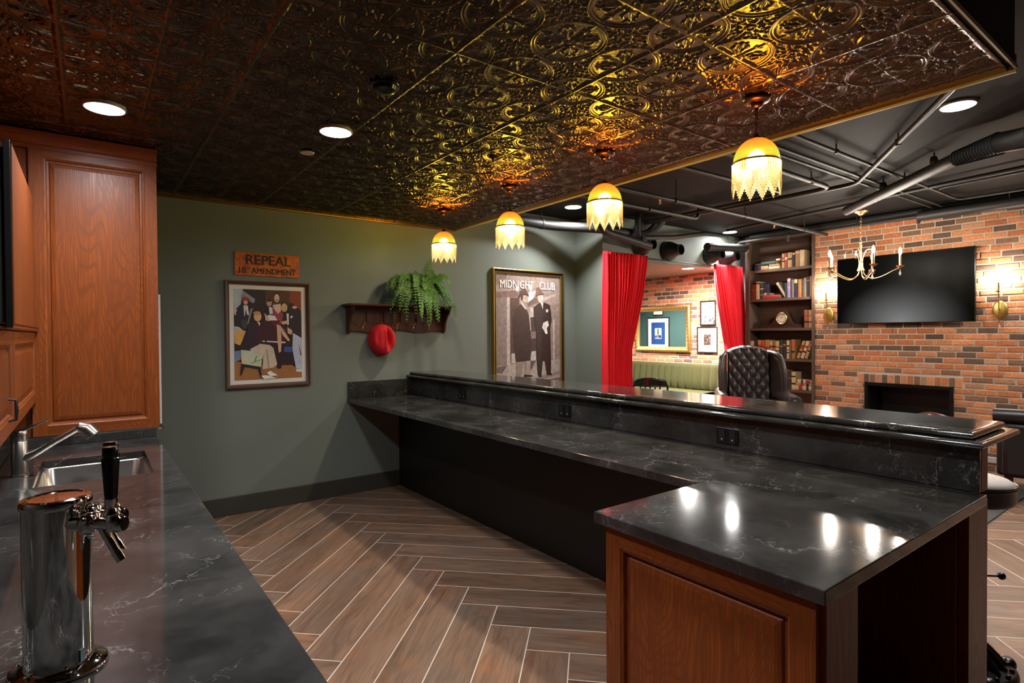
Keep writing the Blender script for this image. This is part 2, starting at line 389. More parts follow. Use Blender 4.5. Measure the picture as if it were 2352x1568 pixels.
t = NT('patterned_rug'); v = t.coord('pos'); vo = t.n('TexVoronoi', i_Vector=v, i_Scale=28.); n = t.noise(v, 180, 2).outputs[0]
c = t.ramp(t.math('ADD', vo.outputs['Distance'], t.math('MULTIPLY', n, .15)), (.25, srgb(150, 50, 30)), (.42, srgb(190, 110, 70)), (.55, srgb(60, 34, 30)))
t.set(Base_Color=c, Roughness=.95, Specular_IOR_Level=.1); t.bump(n, .5, .003); M['rug'] = t.m
M['rugborder'] = plain('charcoal_rug_border', srgb(62, 60, 58), .95, scale=200)
# ------------------------------------------------------------------ camera
cd = bpy.data.cameras.new('camera'); cam = bpy.data.objects.new('camera', cd); C.objects.link(cam); S.camera = cam
cd.sensor_width = 36; cd.lens = 1300.794 / 2352 * 36; cd.clip_start = .02
Rm = [[0.7998633189208929, 0.013377183534432466, -0.6000331007582331], [-0.6001454522960338, 0.00676393440087743, -0.7998622914476027], [-0.006641320143082527, 0.9998876437640916, 0.013438478881568053]]
cam.matrix_world = Matrix.Translation((0, 0, 1.522)) @ Matrix(Rm).to_4x4()
# ------------------------------------------------------------------ world, exposure
w = bpy.data.worlds.new('room_fill'); S.world = w; w.use_nodes = True
w.node_tree.nodes['Background'].inputs[0].default_value = (.75, .8, .85, 1); w.node_tree.nodes['Background'].inputs[1].default_value = .006
S.view_settings.view_transform = 'Standard'; S.view_settings.look = 'None'; S.view_settings.gamma = 1; S.view_settings.exposure = 2.7
try: S.view_settings.use_curve_mapping = False
except Exception: pass
S.cycles.max_bounces = 8; S.cycles.diffuse_bounces = 4; S.cycles.glossy_bounces = 4; S.cycles.transparent_max_bounces = 16; S.cycles.sample_clamp_indirect = 3.0
S.cycles.caustics_reflective = False; S.cycles.caustics_refractive = False; S.cycles.use_denoising = True

ZC = 2.66; ZS = 2.95; GY = 5.27; BX = 7.8
# ------------------------------------------------------------------ floor: herringbone planks
w_ = .2095; dx0, dy0 = .9312, 1.9859; r2 = math.sqrt(.5)
def fw(u, v): return (dx0 + w_ * (u - v) * r2, dy0 + w_ * (u + v) * r2)
fl = MB(); fl.box(-1.05, 8.2, -3.05, 9.7, -.05, -.0006, 0)
uvs = []; rnd = random.Random(3); n6 = 6
x0, x1, y0, y1 = -1.0, 8.1, -2.9, 9.5; gp = .014
me_v = []; me_f = []; me_c = []; me_uv = []
for iu in range(-70, 75):
    for iv in range(-70, 75):
        tmod = (iu - iv) % (2 * n6)
        if tmod == 0: a = (iu, iv, iu + n6, iv + 1); hor = True
        elif tmod == n6: a = (iu, iv - n6 + 1, iu + 1, iv + 1); hor = False
        else: continue
        cx, cy = fw((a[0] + a[2]) / 2, (a[1] + a[3]) / 2)
        if not (x0 + .3 < cx < x1 - .3 and y0 + .3 < cy < y1 - .3): continue
        g = gp
        q = [(a[0] + g, a[1] + g), (a[2] - g, a[1] + g), (a[2] - g, a[3] - g), (a[0] + g, a[3] - g)]
        n = len(me_v); me_v += [(*fw(*p), 0) for p in q]; me_f.append((n, n + 1, n + 2, n + 3))
        b = rnd.uniform(.80, 1.14); wv = rnd.uniform(-.04, .05); me_c.append((b * (1 + wv), b, b * (1 - wv)))
        ou, ov = rnd.uniform(0, 50), rnd.uniform(0, 50)
        L, W = 1.257, .2095
        uvq = [(ou, ov), (ou + L, ov), (ou + L, ov + W), (ou, ov + W)] if hor else [(ou, ov + W), (ou, ov), (ou + L, ov), (ou + L, ov + W)]
        me_uv += uvq
off = len(fl.v); fl.v += me_v
for f, c in zip(me_f, me_c): fl.f.append([off + i for i in f]); fl.mi.append(1); fl.col.append(c)
fo = fl.build('floor', [M['grout'], M['plank']], attr=True)
ul = fo.data.uv_layers.new(name='UVMap'); buf = [0.0] * (2 * 24)
for p in me_uv: buf += [p[0], p[1]]
ul.data.foreach_set('uv', buf); struct(fo)

# ------------------------------------------------------------------ embossed tin ceiling (real relief)
def tin_ceiling():
    P_ = .3185; nx_c, ny_c = 13, 15
    X1 = 3.19; Y0 = .68
    xs0 = 1.2 + P_ * -7; N = 76
    gx = np.arange(0, nx_c * N + 1) / N * P_ + xs0 - P_ * 0
    gy = np.arange(0, ny_c * N + 1) / N * P_ + (1.325 - P_ * 3)
    gx = np.append(gx[gx < X1], X1); gx = gx[gx > -.9]; gy = gy[(gy > Y0) & (gy < GY)]; gy = np.concatenate([[Y0], gy, [GY]])
    X, Y = np.meshgrid(gx, gy)
    u = (X - 1.2) / P_; v = (Y - 1.325) / P_
    cu = u - np.round(u); cv = v - np.round(v)                      # around a crossing
    r = np.hypot(cu, cv); th = np.arctan2(cv, cu)
    bu = u - np.floor(u) - .5; bv = v - np.floor(v) - .5            # around a cell centre
    q = np.hypot(bu, bv); ph = np.arctan2(bv, bu)
    g = lambda d, w: np.exp(-(d / w) ** 2)
    h = .95 * g(r - .470, .016) + .6 * g(r - .430, .010)            # double ring
    def blobs(rad, ang, sym, items):
        """leaf-shaped ridges repeated round a centre: (radius, across, half length, half width, tilt, height)"""
        a_ = np.mod(ang, 2 * PI / sym) - PI / sym; rho = rad * np.cos(a_); tau = rad * np.sin(a_); out_ = 0
        for (p0, t0, ln, wd, tl, am) in items:
            for sg in ((1, -1) if t0 or tl else (1,)):
                dx = rho - p0; dy = tau - sg * t0; c_, s_ = math.cos(tl), math.sin(tl) * sg
                x_ = dx * c_ + dy * s_; y_ = -dx * s_ + dy * c_; taper = np.clip(1 - (x_ / ln) ** 2, 0, 1)
                out_ = np.maximum(out_, am * taper ** .6 * np.exp(-(y_ / (wd * (.35 + .65 * taper))) ** 2))
        return out_
    ins = (r < .41)
    h += ins * blobs(r, th, 4, [(.20, 0, .15, .016, 0, 1.2), (.33, 0, .055, .026, 0, 1.1), (.15, .035, .10, .013, .50, 1.0), (.26, .085, .060, .016, -.35, 1.0), (.34, .055, .035, .012, 1.0, .9), (.09, .03, .05, .010, .9, .8)])
    h += ins * blobs(r, th + PI / 4, 4, [(.17, 0, .10, .012, 0, .9), (.30, .03, .05, .010, .5, .8)])
    h += .8 * g(r, .035)
    out = (r > .49)
    h += 1.0 * g(q - .050, .012) + .5 * g(q, .016)
    h += out * blobs(q, ph, 4, [(.13, .022, .050, .013, .55, 1.1), (.20, .050, .045, .013, -.75, 1.1), (.25, .0, .040, .020, 0, 1.0)])
    h += out * blobs(q, ph + PI / 4, 4, [(.13, 0, .045, .014, 0, 1.0), (.19, .035, .040, .012, 1.0, 1.0), (.26, .05, .045, .012, .3, .9), (.34, 0, .05, .014, 0, .9)])
    sp3 = np.sin(60 * bu) * np.sin(60 * bv)
    h = h * .0080 + .0005 * sp3 * (r < .41)
    # seams: thin ribs every cell, wider battens every second cell
    ribx = g(cu, .014); riby = g(cv, .014)
    eu = u / 2 - np.round(u / 2); ev = v / 2 - np.round(v / 2)
    bat = np.maximum(np.clip(1.25 - np.abs(eu) * 2 / .042, 0, 1), np.clip(1.25 - np.abs(ev) * 2 / .042, 0, 1))
    h = np.maximum(h * np.clip(1 - .8 * np.maximum(ribx, riby), 0, 1), .0062 * np.maximum(ribx, riby))
    h = h * (1 - bat) + .0095 * bat
    for (lx, ly, lr) in ((.084, 3.437, .105), (1.114, 3.095, .105), (.084, 1.55, .105), (1.114, 1.25, .105), (2.605, 1.49, .07), (2.61, 2.5, .07), (2.615, 3.5, .07), (2.62, 4.52, .07), (1.097, 2.412, .075), (1.105, 3.569, .05)):
        k_ = np.hypot(X - lx, Y - ly) < lr; h = np.where(k_, np.minimum(h, .0085), h)
    Z = ZC - h
    ny, nx = X.shape
    co = np.stack([X, Y, Z], -1).reshape(-1, 3)
    i = np.arange(ny - 1)[:, None] * nx + np.arange(nx - 1)[None, :]
    f = np.stack([i, i + nx, i + nx + 1, i + 1], -1).reshape(-1, 4)
    me = bpy.data.meshes.new('ceiling')
    me.vertices.add(len(co)); me.vertices.foreach_set('co', co.ravel().astype(np.float32))
    me.loops.add(f.size); me.loops.foreach_set('vertex_index', f.ravel().astype(np.int32))
    me.polygons.add(len(f)); me.polygons.foreach_set('loop_start', np.arange(0, f.size, 4, dtype=np.int32))
    me.polygons.foreach_set('use_smooth', np.ones(len(f), bool)); me.update(calc_edges=True); me.materials.append(M['tin'])
    o = bpy.data.objects.new('ceiling', me); C.objects.link(o); struct(o)
tin_ceiling()
# soffit body above the tin, its black faces; slab over the whole place
struct(MB().box(-.95, 3.21, .66, GY, ZC + .005, ZS, 0).build('trim_7', M['blackmatt']))
struct(MB().box(-1.05, 8.2, -3.05, 9.7, ZS, ZS + .1).build('ceiling_lounge', M['slab']))
tr = MB()   # stepped gilt moulding along the open edge of the tin ceiling
tr.prism([(3.175, ZC), (3.155, ZC - .004), (3.165, ZC - .016), (3.19, ZC - .022), (3.20, ZC - .012), (3.208, ZC)], .68, GY, 'xz')
struct(tr.build('trim_1', M['goldtrim'], smooth=True, sharp=25))
struct(MB().box(3.208, 3.222, .655, GY, ZC - .026, ZC + .05).box(-.9, 3.222, .652, .66, ZC - .012, ZC + .006).build('trim_2', M['whitetrim']))
tr = MB(); tr.prism([(GY - .002, ZC), (GY - .026, ZC), (GY - .022, ZC - .010), (GY - .012, ZC - .016), (GY - .010, ZC - .026), (GY - .002, ZC - .030)], -.9, 3.2, 'yz')
struct(tr.build('trim_3', M['goldtrim'], smooth=True, sharp=25))

# ------------------------------------------------------------------ walls
struct(MB().box(-1.05, 4.97, GY, GY + .1, 0, ZS).build('wall_far', M['green']))
struct(MB().box(4.97, 5.03, 4.8, GY + .1, 0, ZS).build('wall_jog', M['green']))
struct(MB().box(5.03, 5.09, 4.92, 9.6, 0, 2.49).build('wall_booth_left', M['teal']))
struct(MB().box(5.03, 8.1, 4.8, 4.92, 2.45, ZS).box(7.86, 8.1, 4.8, 4.92, 0, 2.45).build('wall_header', M['green']))
struct(MB().box(5.09, 8.1, 9.6, 9.7, 0, 2.49).build('wall_booth_far', M['teal']))
struct(MB().box(5.03, 8.1, 4.92, 9.7, 2.49, 2.54).build('ceiling_booth', paint('booth_ceiling_brown', srgb(120, 108, 94))))
struct(MB().box(-1.05, -.95, -3.05, GY, 0, ZS).build('wall_left', paint('deep_brown_side_paint', srgb(52, 44, 38))))
struct(MB().box(-.95, 8.1, -3.05, -2.95, 0, ZS).build('wall_near', paint('deep_brown_paint', srgb(58, 48, 42))))
struct(MB().box(7.93, 8.12, 4.64, 4.8, 0, ZS).build('wall_pier', M['blackpaint']))
bb = MB().box(-.95, 2.51, GY - .016, GY, .0, .15); bb.prism([(GY - .016, .15), (GY - .006, .156), (GY, .156), (GY, .15)], -.95, 2.51, 'yz')
struct(bb.build('baseboard_far', M['darkbase']))

BC = [(srgb(214, 142, 98), .34), (srgb(198, 122, 80), .22), (srgb(196, 146, 112), .14), (srgb(146, 108, 84), .18), (srgb(112, 88, 74), .12)]
def brick_wall(name, X, ya, yb, za, zb, holes=(), soldier=None, seed=1, depth=.02, back=.1):
    rn = random.Random(seed); m = MB()
    def slab(y0, y1, z0, z1): m.box(X + .0045, X + back, y0, y1, z0, z1, 0)
    if holes:
        hy0, hy1, hz0, hz1 = holes[0]
        slab(ya, hy0, za, zb); slab(hy1, yb, za, zb); slab(hy0, hy1, hz1, zb); slab(hy0, hy1, za, hz0)
    else: slab(ya, yb, za, zb)
    ph, pl = .0678, .188
    def brick(y0, y1, z0, z1):
        y0 = max(y0, ya); y1 = min(y1, yb); z1 = min(z1, zb)
        if y1 - y0 < .02 or z1 - z0 < .02: return
        k = rn.random(); acc = 0
        for c, wgt in BC:
            acc += wgt
            if k < acc: break
        b = rn.uniform(.82, 1.15); col = (c[0] * b, c[1] * b, c[2] * b)
        e = rn.uniform(.004, .007); xo = X - rn.uniform(0, .003)
        j = lambda: rn.uniform(-.0014, .0014)
        o_ = [(X + .010, y0, z0), (X + .010, y1, z0), (X + .010, y1, z1), (X + .010, y0, z1)]
        mid = [(xo + .003, y0 + j(), z0 + j()), (xo + .003, y1 + j(), z0 + j()), (xo + .003, y1 + j(), z1 + j()), (xo + .003, y0 + j(), z1 + j())]
        inn = [(xo, y0 + e, z0 + e), (xo, y1 - e, z0 + e), (xo, y1 - e, z1 - e), (xo, y0 + e, z1 - e)]
        fs = [(8, 11, 10, 9)]
        for a in range(4):
            b_ = (a + 1) % 4; fs.append((a, 4 + a, 4 + b_, b_)); fs.append((4 + a, 8 + a, 8 + b_, 4 + b_))
        m.add(o_ + mid + inn, fs, 1, col)
    row = 0; z = za + .006
    while z < zb - .01:
        y = ya - pl * (.5 if row % 2 else 0) - rn.uniform(0, .02)
        while y < yb:
            ln = pl + rn.uniform(-.008, .008)
            a, b = y + .0065, y + ln - .0065; ok = [(a, b)]
            for (hy0, hy1, hz0, hz1) in holes + ((soldier,) if soldier else ()):
                if z + .055 > hz0 + .004 and z < hz1 - .004:
                    no = []
                    for (p, q) in ok:
                        if q <= hy0 or p >= hy1: no.append((p, q)); continue
                        if p < hy0: no.append((p, hy0 - .006))
                        if q > hy1: no.append((hy1 + .006, q))
                    ok = no
            for (p, q) in ok: brick(p, q, z, z + .0545)
            y += ln
        z += ph; row += 1
    if soldier:
        y = soldier[0] + .004
        while y < soldier[1] - .03:
            brick(y, y + .056, soldier[2] + .006, soldier[3] - .008); y += .0675
    return struct(m.build(name, [M['mortar'], M['brick']], attr=True))
FP = (2.127, 3.011, .38, .877)
brick_wall('wall_right', BX, -2.95, 3.634, 0, ZS, (FP,), (2.03, 3.11, .877, 1.0), 5)
brick_wall('wall_booth_right', 8.1, 4.92, 9.6, 0, 2.49, (), None, 9)
struct(MB().box(BX - .035, BX - .001, -2.9, 2.05, .10, .16).build('trim_4', M['whitetrim'], bevel=.004))

# ------------------------------------------------------------------ left work counter with sink
SX0, SX1, SY0, SY1 = -.185, .235, 2.985, 3.60
m = MB()
for b in ((-.33, .33, -1.2, SY0), (-.33, .33, SY1, 4.06), (-.33, SX0, SY0, SY1), (SX1, .33, SY0, SY1)): m.box(*b, .876, .914)
m.box(-.35, -.331, -1.2, 4.06, .876, 1.165); m.box(-.331, .33, 4.04, 4.06, .914, .966)
tag(m.build('countertop', M['quartz'], bevel=.003), 'long black veined quartz countertop around the sink, at the left', 'countertop')
bc = thing('base_cabinet', 'cherry wood base cabinet under the sink countertop at the left', 'cabinet', (0, 0, 0))
MB().box(-.35, .285, -1.2, 2.93, .10, .876).box(-.35, .285, 3.66, 4.06, .10, .876).box(-.35, .285, 2.93, 3.66, .10, .68).box(-.33, .23, -1.2, 4.06, 0, .10).build('body', M['oak_z'], bc)
def cab_panel(name, parent, org, ud, nd, u0, u1, z0, z1, mats, st=.06, rail=.07, proud=.02, field=True):
    """framed raised panel on a vertical plane: org + u*ud + z + d*nd"""
    m = MB(); ud = Vector(ud); nd = Vector(nd); org = Vector(org)
    def pt(u, z, d): return tuple(org + ud * u + nd * d + Vector((0, 0, z)))
    def bar(a, b, c, d_, h0, h1, mi):
        vs = [pt(u, z, d) for u in (a, b) for z in (c, d_) for d in (h0, h1)]
        m.add(vs, [(0, 1, 3, 2), (4, 6, 7, 5), (0, 4, 5, 1), (2, 3, 7, 6), (0, 2, 6, 4), (1, 5, 7, 3)], mi)
    bar(u0, u0 + st, z0, z1, 0, proud, 0); bar(u1 - st, u1, z0, z1, 0, proud, 0)
    bar(u0 + st, u1 - st, z0, z0 + rail, 0, proud, 1); bar(u0 + st, u1 - st, z1 - rail, z1, 0, proud, 1)
    a, b, c, d = u0 + st, u1 - st, z0 + rail, z1 - rail
    rings = [(0, proud), (.004, proud - .004), (.010, proud - .006), (.014, proud * .2), (.024, proud * .15), (.030, proud * .45), (.048, proud * .62)]
    vs = []
    for (i, h) in rings: vs += [pt(a + i, c + i, h), pt(b - i, c + i, h), pt(b - i, d - i, h), pt(a + i, d - i, h)]
    fs = []
    for k in range(len(rings) - 1):
        for q in range(4):
            q2 = (q + 1) % 4; fs.append((4 * k + q, 4 * k + q2, 4 * k + 4 + q2, 4 * k + 4 + q))
    k = 4 * (len(rings) - 1); fs.append((k, k + 1, k + 2, k + 3)); m.add(vs, fs, 0)
    return m.build(name, mats, parent)
OK3 = [M['oak_z'], M['oak_y']]; OKX = [M['oak_z'], M['oak_x']]
for (a, b) in ((-1.15, -.45), (-.43, .25), (.27, .95), (.97, 1.65), (1.67, 2.35), (2.37, 2.97), (2.99, 3.65), (3.67, 4.04)):
    d_ = cab_panel('door', bc, (.285, 0, 0), (0, 1, 0), (1, 0, 0), a, b, .13, .86, OK3, .055, .06)
    m = MB(); yy = b - .04
    m.tube([(.305, yy, .70), (.335, yy, .71), (.335, yy, .79), (.305, yy, .80)], .005); m.build('handle', M['blackmatt'], d_, smooth=True)
sk = thing('sink', 'stainless steel undermount sink set in the black countertop', 'sink', ((SX0 + SX1) / 2, (SY0 + SY1) / 2, .70))
def rrect(x0, x1, y0, y1, r, n=6):
    p = []
    for (cx, cy, a0) in ((x1 - r, y1 - r, 0), (x0 + r, y1 - r, 90), (x0 + r, y0 + r, 180), (x1 - r, y0 + r, 270)):
        for k in range(n + 1):
            a = math.radians(a0 + 90 * k / n); p.append((cx + r * math.cos(a), cy + r * math.sin(a)))
    return p
m = MB(); sx, sy = (SX1 - SX0) / 2, (SY1 - SY0) / 2
rings = []
for (i, z, r) in ((-.015, .1755, .03), (.004, .1755, .03), (.006, .17, .045), (.012, .05, .05), (.03, .012, .06), (.06, .0, .05)):
    rings.append([(x, y, z) for x, y in rrect(-sx + i, sx - i, -sy + i, sy - i, r)])
n = len(rings[0]); vs = sum(rings, []); fs = []
for k in range(len(rings) - 1):
    for q in range(n): fs.append((k * n + q, k * n + (q + 1) % n, (k + 1) * n + (q + 1) % n, (k + 1) * n + q))
fs.append(tuple(range((len(rings) - 1) * n, len(rings) * n))); m.add(vs, fs); m.build('basin', M['steel'], sk, smooth=True, sharp=60)
MB().lathe([(.0, .001), (.042, .001), (.045, .004), (.038, .006), (.03, .002), (.0, .002)], 24, cap=False).build('drain', M['chrome'], sk, smooth=True)

# single lever faucet
fa = thing('kitchen_faucet', 'brushed nickel single lever faucet beside the sink', 'faucet', (-.245, 3.284, .914))
MB().lathe([(.0, 0), (.034, 0), (.034, .006), (.030, .010), (.030, .150), (.0285, .152), (.030, .154), (.031, .19), (.028, .197), (.0, .197)], 28, cap=False).build('body', M['nickel'], fa, smooth=True)
m = MB(); m.tube(sm([(.015, -.008, .075), (.06, -.02, .098), (.13, -.035, .145), (.215, -.055, .200)]), smr([.019, .015, .0135, .0135]), 16)
m.build('spout', M['nickel'], fa, smooth=True)
m = MB(); m.tube([(.205, -.053, .195), (.212, -.055, .199), (.238, -.060, .190), (.262, -.066, .158)], [.014, .023, .028, .029], 22); m.build('spray_head', M['nickel'], fa, smooth=True)
m = MB(); m.tube([(.0, 0, .192), (.03, -.012, .206), (.10, -.035, .243), (.106, -.037, .245)], [.009, .0065, .005, .006], 10); m.build('lever', M['nickel'], fa, smooth=True)

# beer tap tower
tt = thing('beer_tower', 'polished chrome column beer tower on the left countertop', 'beer tower', (-.049, 1.330, .914), rz=math.radians(-36.9))
MB().lathe([(.0, 0), (.076, 0), (.078, .003), (.077, .007), (.066, .010), (.060, .014), (.0, .014)], 48, sx=1, sy=.86, cap=False).build('base_flange', M['chrome'], tt, smooth=True)
MB().lathe([(.0515, .010), (.0515, .306)], 64, cap=False).build('column', M['chrome'], tt, smooth=True)
MB().lathe([(.0535, .300), (.0545, .303), (.0545, .311), (.052, .315), (.045, .3165), (.043, .3145), (.0, .3155)], 64, cap=False).build('cap', M['chrome'], tt, smooth=True)
for k in range(6):
    a = k * PI / 3 + .3; MB().at((.062 * math.cos(a) * 1.04, .062 * math.sin(a) * .9, .012)).lathe([(0, 0), (.004, 0), (.004, .003), (0, .004)], 10, cap=False).build('flange_screw', M['chrome'], tt, smooth=True)
MB().box(.046, .0522, -.016, -.006, .018, .040).build('sticker', plain('pale_blue_sticker', srgb(90, 104, 112), .4), tt)
for xx, yy in ((.046, -.022), (.013, .026)):
    ft = bpy.data.objects.new('tap_faucet', None); C.objects.link(ft); ft.parent = tt; ft.location = (xx, yy, .272); ft.empty_display_size = .03
    m = MB(); m.lathe([(.0, 0), (.013, 0), (.013, .016), (.011, .017), (.011, .022), (.019, .023), (.021, .027), (.021, .039), (.019, .043), (.012, .045), (.0105, .052), (.0105, .070), (.014, .072), (.0155, .078), (.0155, .088), (.012, .094), (.0, .095)], 20, axis='x', cap=False)
    for k in range(3):
        a = k * 2.1 + .5; m.sphere((.033, .021 * math.cos(a), .021 * math.sin(a)), .006, 8, 6)
    m.sphere((.076, 0, .004), .0165, 16, 10)
    m.build('shank', M['chrome'], ft, smooth=True)
    m = MB(); m.tube([(.052, 0, -.002), (.062, 0, -.022), (.078, 0, -.050), (.078, 0, -.0501), (.088, 0, -.066)], [.0085, .0078, .0078, .0095, .0088], 16); m.build('spout', M['chrome'], ft, smooth=True)
    m2 = MB().at((.070, 0, 0)).lathe([(.0, .014), (.013, .014), (.014, .019), (.009, .026), (.008, .032), (.0105, .038), (.0105, .046), (.0, .046)], 16, cap=False); m2.build('lever_collar', M['chrome'], ft, smooth=True)
    MB().at((.070, 0, 0)).lathe([(.0, .044), (.0095, .044), (.0105, .055), (.0130, .100), (.0142, .115), (.0142, .118), (.0118, .1195), (.0118, .122), (.0123, .123), (.0123, .136), (.0108, .139), (.0, .140)], 24, cap=False).build('handle', M['tapblack'], ft, smooth=True)

# ------------------------------------------------------------------ tall cabinet and wall cabinets
tc = thing('tall_cabinet', 'tall cherry-stained oak cabinet with one raised panel standing over the counter end', 'cabinet', (0, 4.08, .97))
MB().box(-.94, .345, .0, .60, 0, 1.63).build('carcass', M['oak_z'], tc)
cab_panel('raised_panel', tc, (0, 0, 0), (1, 0, 0), (0, -1, 0), -.245, .35, .002, 1.60, OKX, .062, .055, .02)
m = MB()
pr = [(0, 1.585), (.024, 1.585), (.027, 1.60), (.024, 1.612), (.030, 1.618), (.040, 1.64), (.050, 1.66), (.052, 1.676), (0, 1.676)]
m.prism([(-p[0], p[1]) for p in pr], -.94, .352, 'yz'); m.build('crown_moulding', M['oak_x'], tc, smooth=True, sharp=30)
wc = thing('wall_cabinet', 'cherry wood wall cabinet run beside the black television at the left edge', 'cabinet', (-.224, 3.0, 1.17))
MB().box(-.72, -.02, -.05, 1.058, .40, 1.11).box(-.72, -.02, -1.4, 1.058, .0, .385).build('carcass', M['oak_z'], wc)
MB().box(-.0199, -.002, -.05, 1.056, .405, 1.11).build('upper_panel', M['oak_z'], wc, bevel=.002)
cab_panel('lower_panel', wc, (-.02, 0, 0), (0, 1, 0), (1, 0, 0), -.092, 1.056, .0, .375, OK3, .06, .05, .016)
d_ = cab_panel('door', wc, (-.02, 0, 0), (0, 1, 0), (1, 0, 0), -.75, -.098, .0, .375, OK3, .06, .05, .016)
cab_panel('door', wc, (-.02, 0, 0), (0, 1, 0), (1, 0, 0), -1.4, -.76, .0, .375, OK3, .06, .05, .016)
MB().tube([(-.006, -.30, .05), (.016, -.30, .055), (.018, -.30, .09), (.016, -.30, .125), (-.006, -.30, .13)], [.004, .005, .006, .005, .004], 8).build('handle', M['blackmatt'], d_, smooth=True)
MB().prism([(-.02, .378), (.006, .380), (.010, .388), (.006, .396), (.012, .402), (-.02, .404)], -1.4, 1.056, 'xz').build('ledge_moulding', M['oak_y'], wc, smooth=True, sharp=25)
sp = MB().at((0, 0, 0)).box(.352, .366, 4.12, 4.55, .98, 1.78); tag(sp.build('white_board', M['white']), 'narrow edge of a white board fixed to the side of the tall cabinet', 'board')
m = MB(); m.tube([(.345, 4.10, .952), (.372, 4.10, .952)], .006); m.tube([(.372, 4.09, .955), (.372, 4.45, .955)], .008); m.tube([(.345, 4.44, .952), (.372, 4.44, .952)], .006)
tag(m.build('towel_bar', M['steel'], smooth=True), 'short steel towel bar at the side of the tall cabinet bottom', 'towel bar')
# television seen edge on
a_tv = math.atan2(1.331, -.108)
tv = thing('television', 'black flat television seen edge-on beside the oak cabinet at left', 'television', (-.179, 2.212, 1.825), rz=a_tv)
MB().box(0, .80, -.006, .010, -.275, .275).build('screen_panel', M['blackplastic'], tv, bevel=.002)
m = MB().box(.03, .77, .010, .030, -.26, .26); 
for k in range(22): m.box(.05, .75, .030, .036, -.02 + k * .012, -.014 + k * .012)
m.build('back_housing', M['blackmatt'], tv, bevel=.003)
MB().box(.30, .50, .030, .045, -.1, .1).box(.38, .42, .045, .64, -.03, .03).build('mount_arm', M['blackmatt'], tv)

# ------------------------------------------------------------------ bar
YE = .618
m = MB(); m.prism([(1.378, YE), (2.66, YE), (2.66, GY), (1.98, GY), (1.98, 1.378), (1.378, 1.378)], .876, .914, 'xy')
m.box(2.66, 2.68, .641, GY, .914, 1.085)
m.box(1.985, 2.66, GY - .02, GY, .914, 1.074)
tag(m.build('bar_countertop', M['quartz'], bevel=.003), 'black veined quartz lower bar counter with peninsula and upright splash', 'countertop')
# moulded raised top, two ogee layers, mitred at the near end
def ogee_slab(m, x0, x1, y0, y1, z0, z1, bulge, prof):
    rings = []
    for (i, z) in prof:
        rings.append([(x0 + i, y0 + i, z), (x1 - i, y0 + i, z), (x1 - i, y1, z), (x0 + i, y1, z)])
    vs = sum(rings, []); fs = []
    for k in range(len(rings) - 1):
        for q in range(4): fs.append((4 * k + q, 4 * k + (q + 1) % 4, 4 * k + 4 + (q + 1) % 4, 4 * k + 4 + q))
    fs.append((3, 2, 1, 0)); k = 4 * (len(rings) - 1); fs.append((k, k + 1, k + 2, k + 3)); m.add(vs, fs)
def hr(z0, z1, d, n=10): return [(.05, z0), (d + .006, z0)] + [(d * (1 - math.sin(PI * k / n)), z0 + (z1 - z0) * (1 - math.cos(PI * k / n)) / 2) for k in range(n + 1)] + [(d + .006, z1), (.05, z1)]
m = MB()
ogee_slab(m, 2.600, 3.115, .615, GY, 0, 0, 0, hr(1.086, 1.112, .013))
ogee_slab(m, 2.640, 3.075, .655, GY, 0, 0, 0, hr(1.1125, 1.142, .014))
t = M['quartz'].copy(); t.name = 'polished_black_bar_top'
for l_ in list(t.node_tree.links):
    if l_.to_socket.name == 'Roughness' and l_.to_node.type == 'BSDF_PRINCIPLED': t.node_tree.links.remove(l_)
t.node_tree.nodes['Principled BSDF'].inputs['Roughness'].default_value = .09
tag(m.build('bar_worktop', t, smooth=True, sharp=35), 'raised black bar top with double rounded edge', 'bar top')
bb_ = thing('bar_counter', 'bar base with black inside panel, oak front and oak end panel', 'bar', (2.6, .62, 0))
o_ = (2.6, .62, 0)
MB().box(2.515, 2.54, 1.345, GY, 0, .876).box(2.54, 2.75, .67, GY - .001, 0, .876).box(2.68, 2.75, .67, GY, .876, 1.086).build('inside_panel', M['laminate'], bb_, off=o_)
MB().box(2.535, 2.76, .64, .67, 0, .876).box(2.681, 2.76, .64, .665, .914, 1.086).build('end_panel', M['oak_z'], bb_, off=o_)
MB().box(2.500, 2.514, .672, 1.30, 0, .876).box(2.514, 2.54, .672, .70, 0, .876).build('side_panel', M['oak_z'], bb_, off=o_)
MB().box(2.75, 2.765, .67, GY, 0, 1.085).build('front_panel', M['oak_z'], bb_, off=o_)
for k in range(6): cab_panel('raised_panel', bb_, (2.765 - 2.6, -.62, 0), (0, 1, 0), (1, 0, 0), .70 + k * .75, 1.42 + k * .75, .12, 1.05, OK3)
ec = thing('peninsula_cabinet', 'cherry oak end cabinet with raised panel under the near bar peninsula', 'cabinet', (1.5, 1.0, 0))
o_ = (1.5, 1.0, 0)
MB().box(1.425, 1.595, .650, 1.342, 0, .876).build('carcass', M['oak_z'], ec, off=o_)
cab_panel('raised_panel', ec, (1.425 - 1.5, 0, 0), (0, -1, 0), (-1, 0, 0), 1.0 - 1.342 + 0, 1.0 - .650, .0, .872, OK3, .062, .06, .025).location = (0, 0, 0)
MB().box(1.425, 1.600, .636, .651, 0, .876).build('side_panel', M['oak_z'], ec, off=o_)
MB().box(1.595, 2.499, 1.30, 1.342, 0, .876).build('back_panel', M['oak_z'], ec, off=o_)
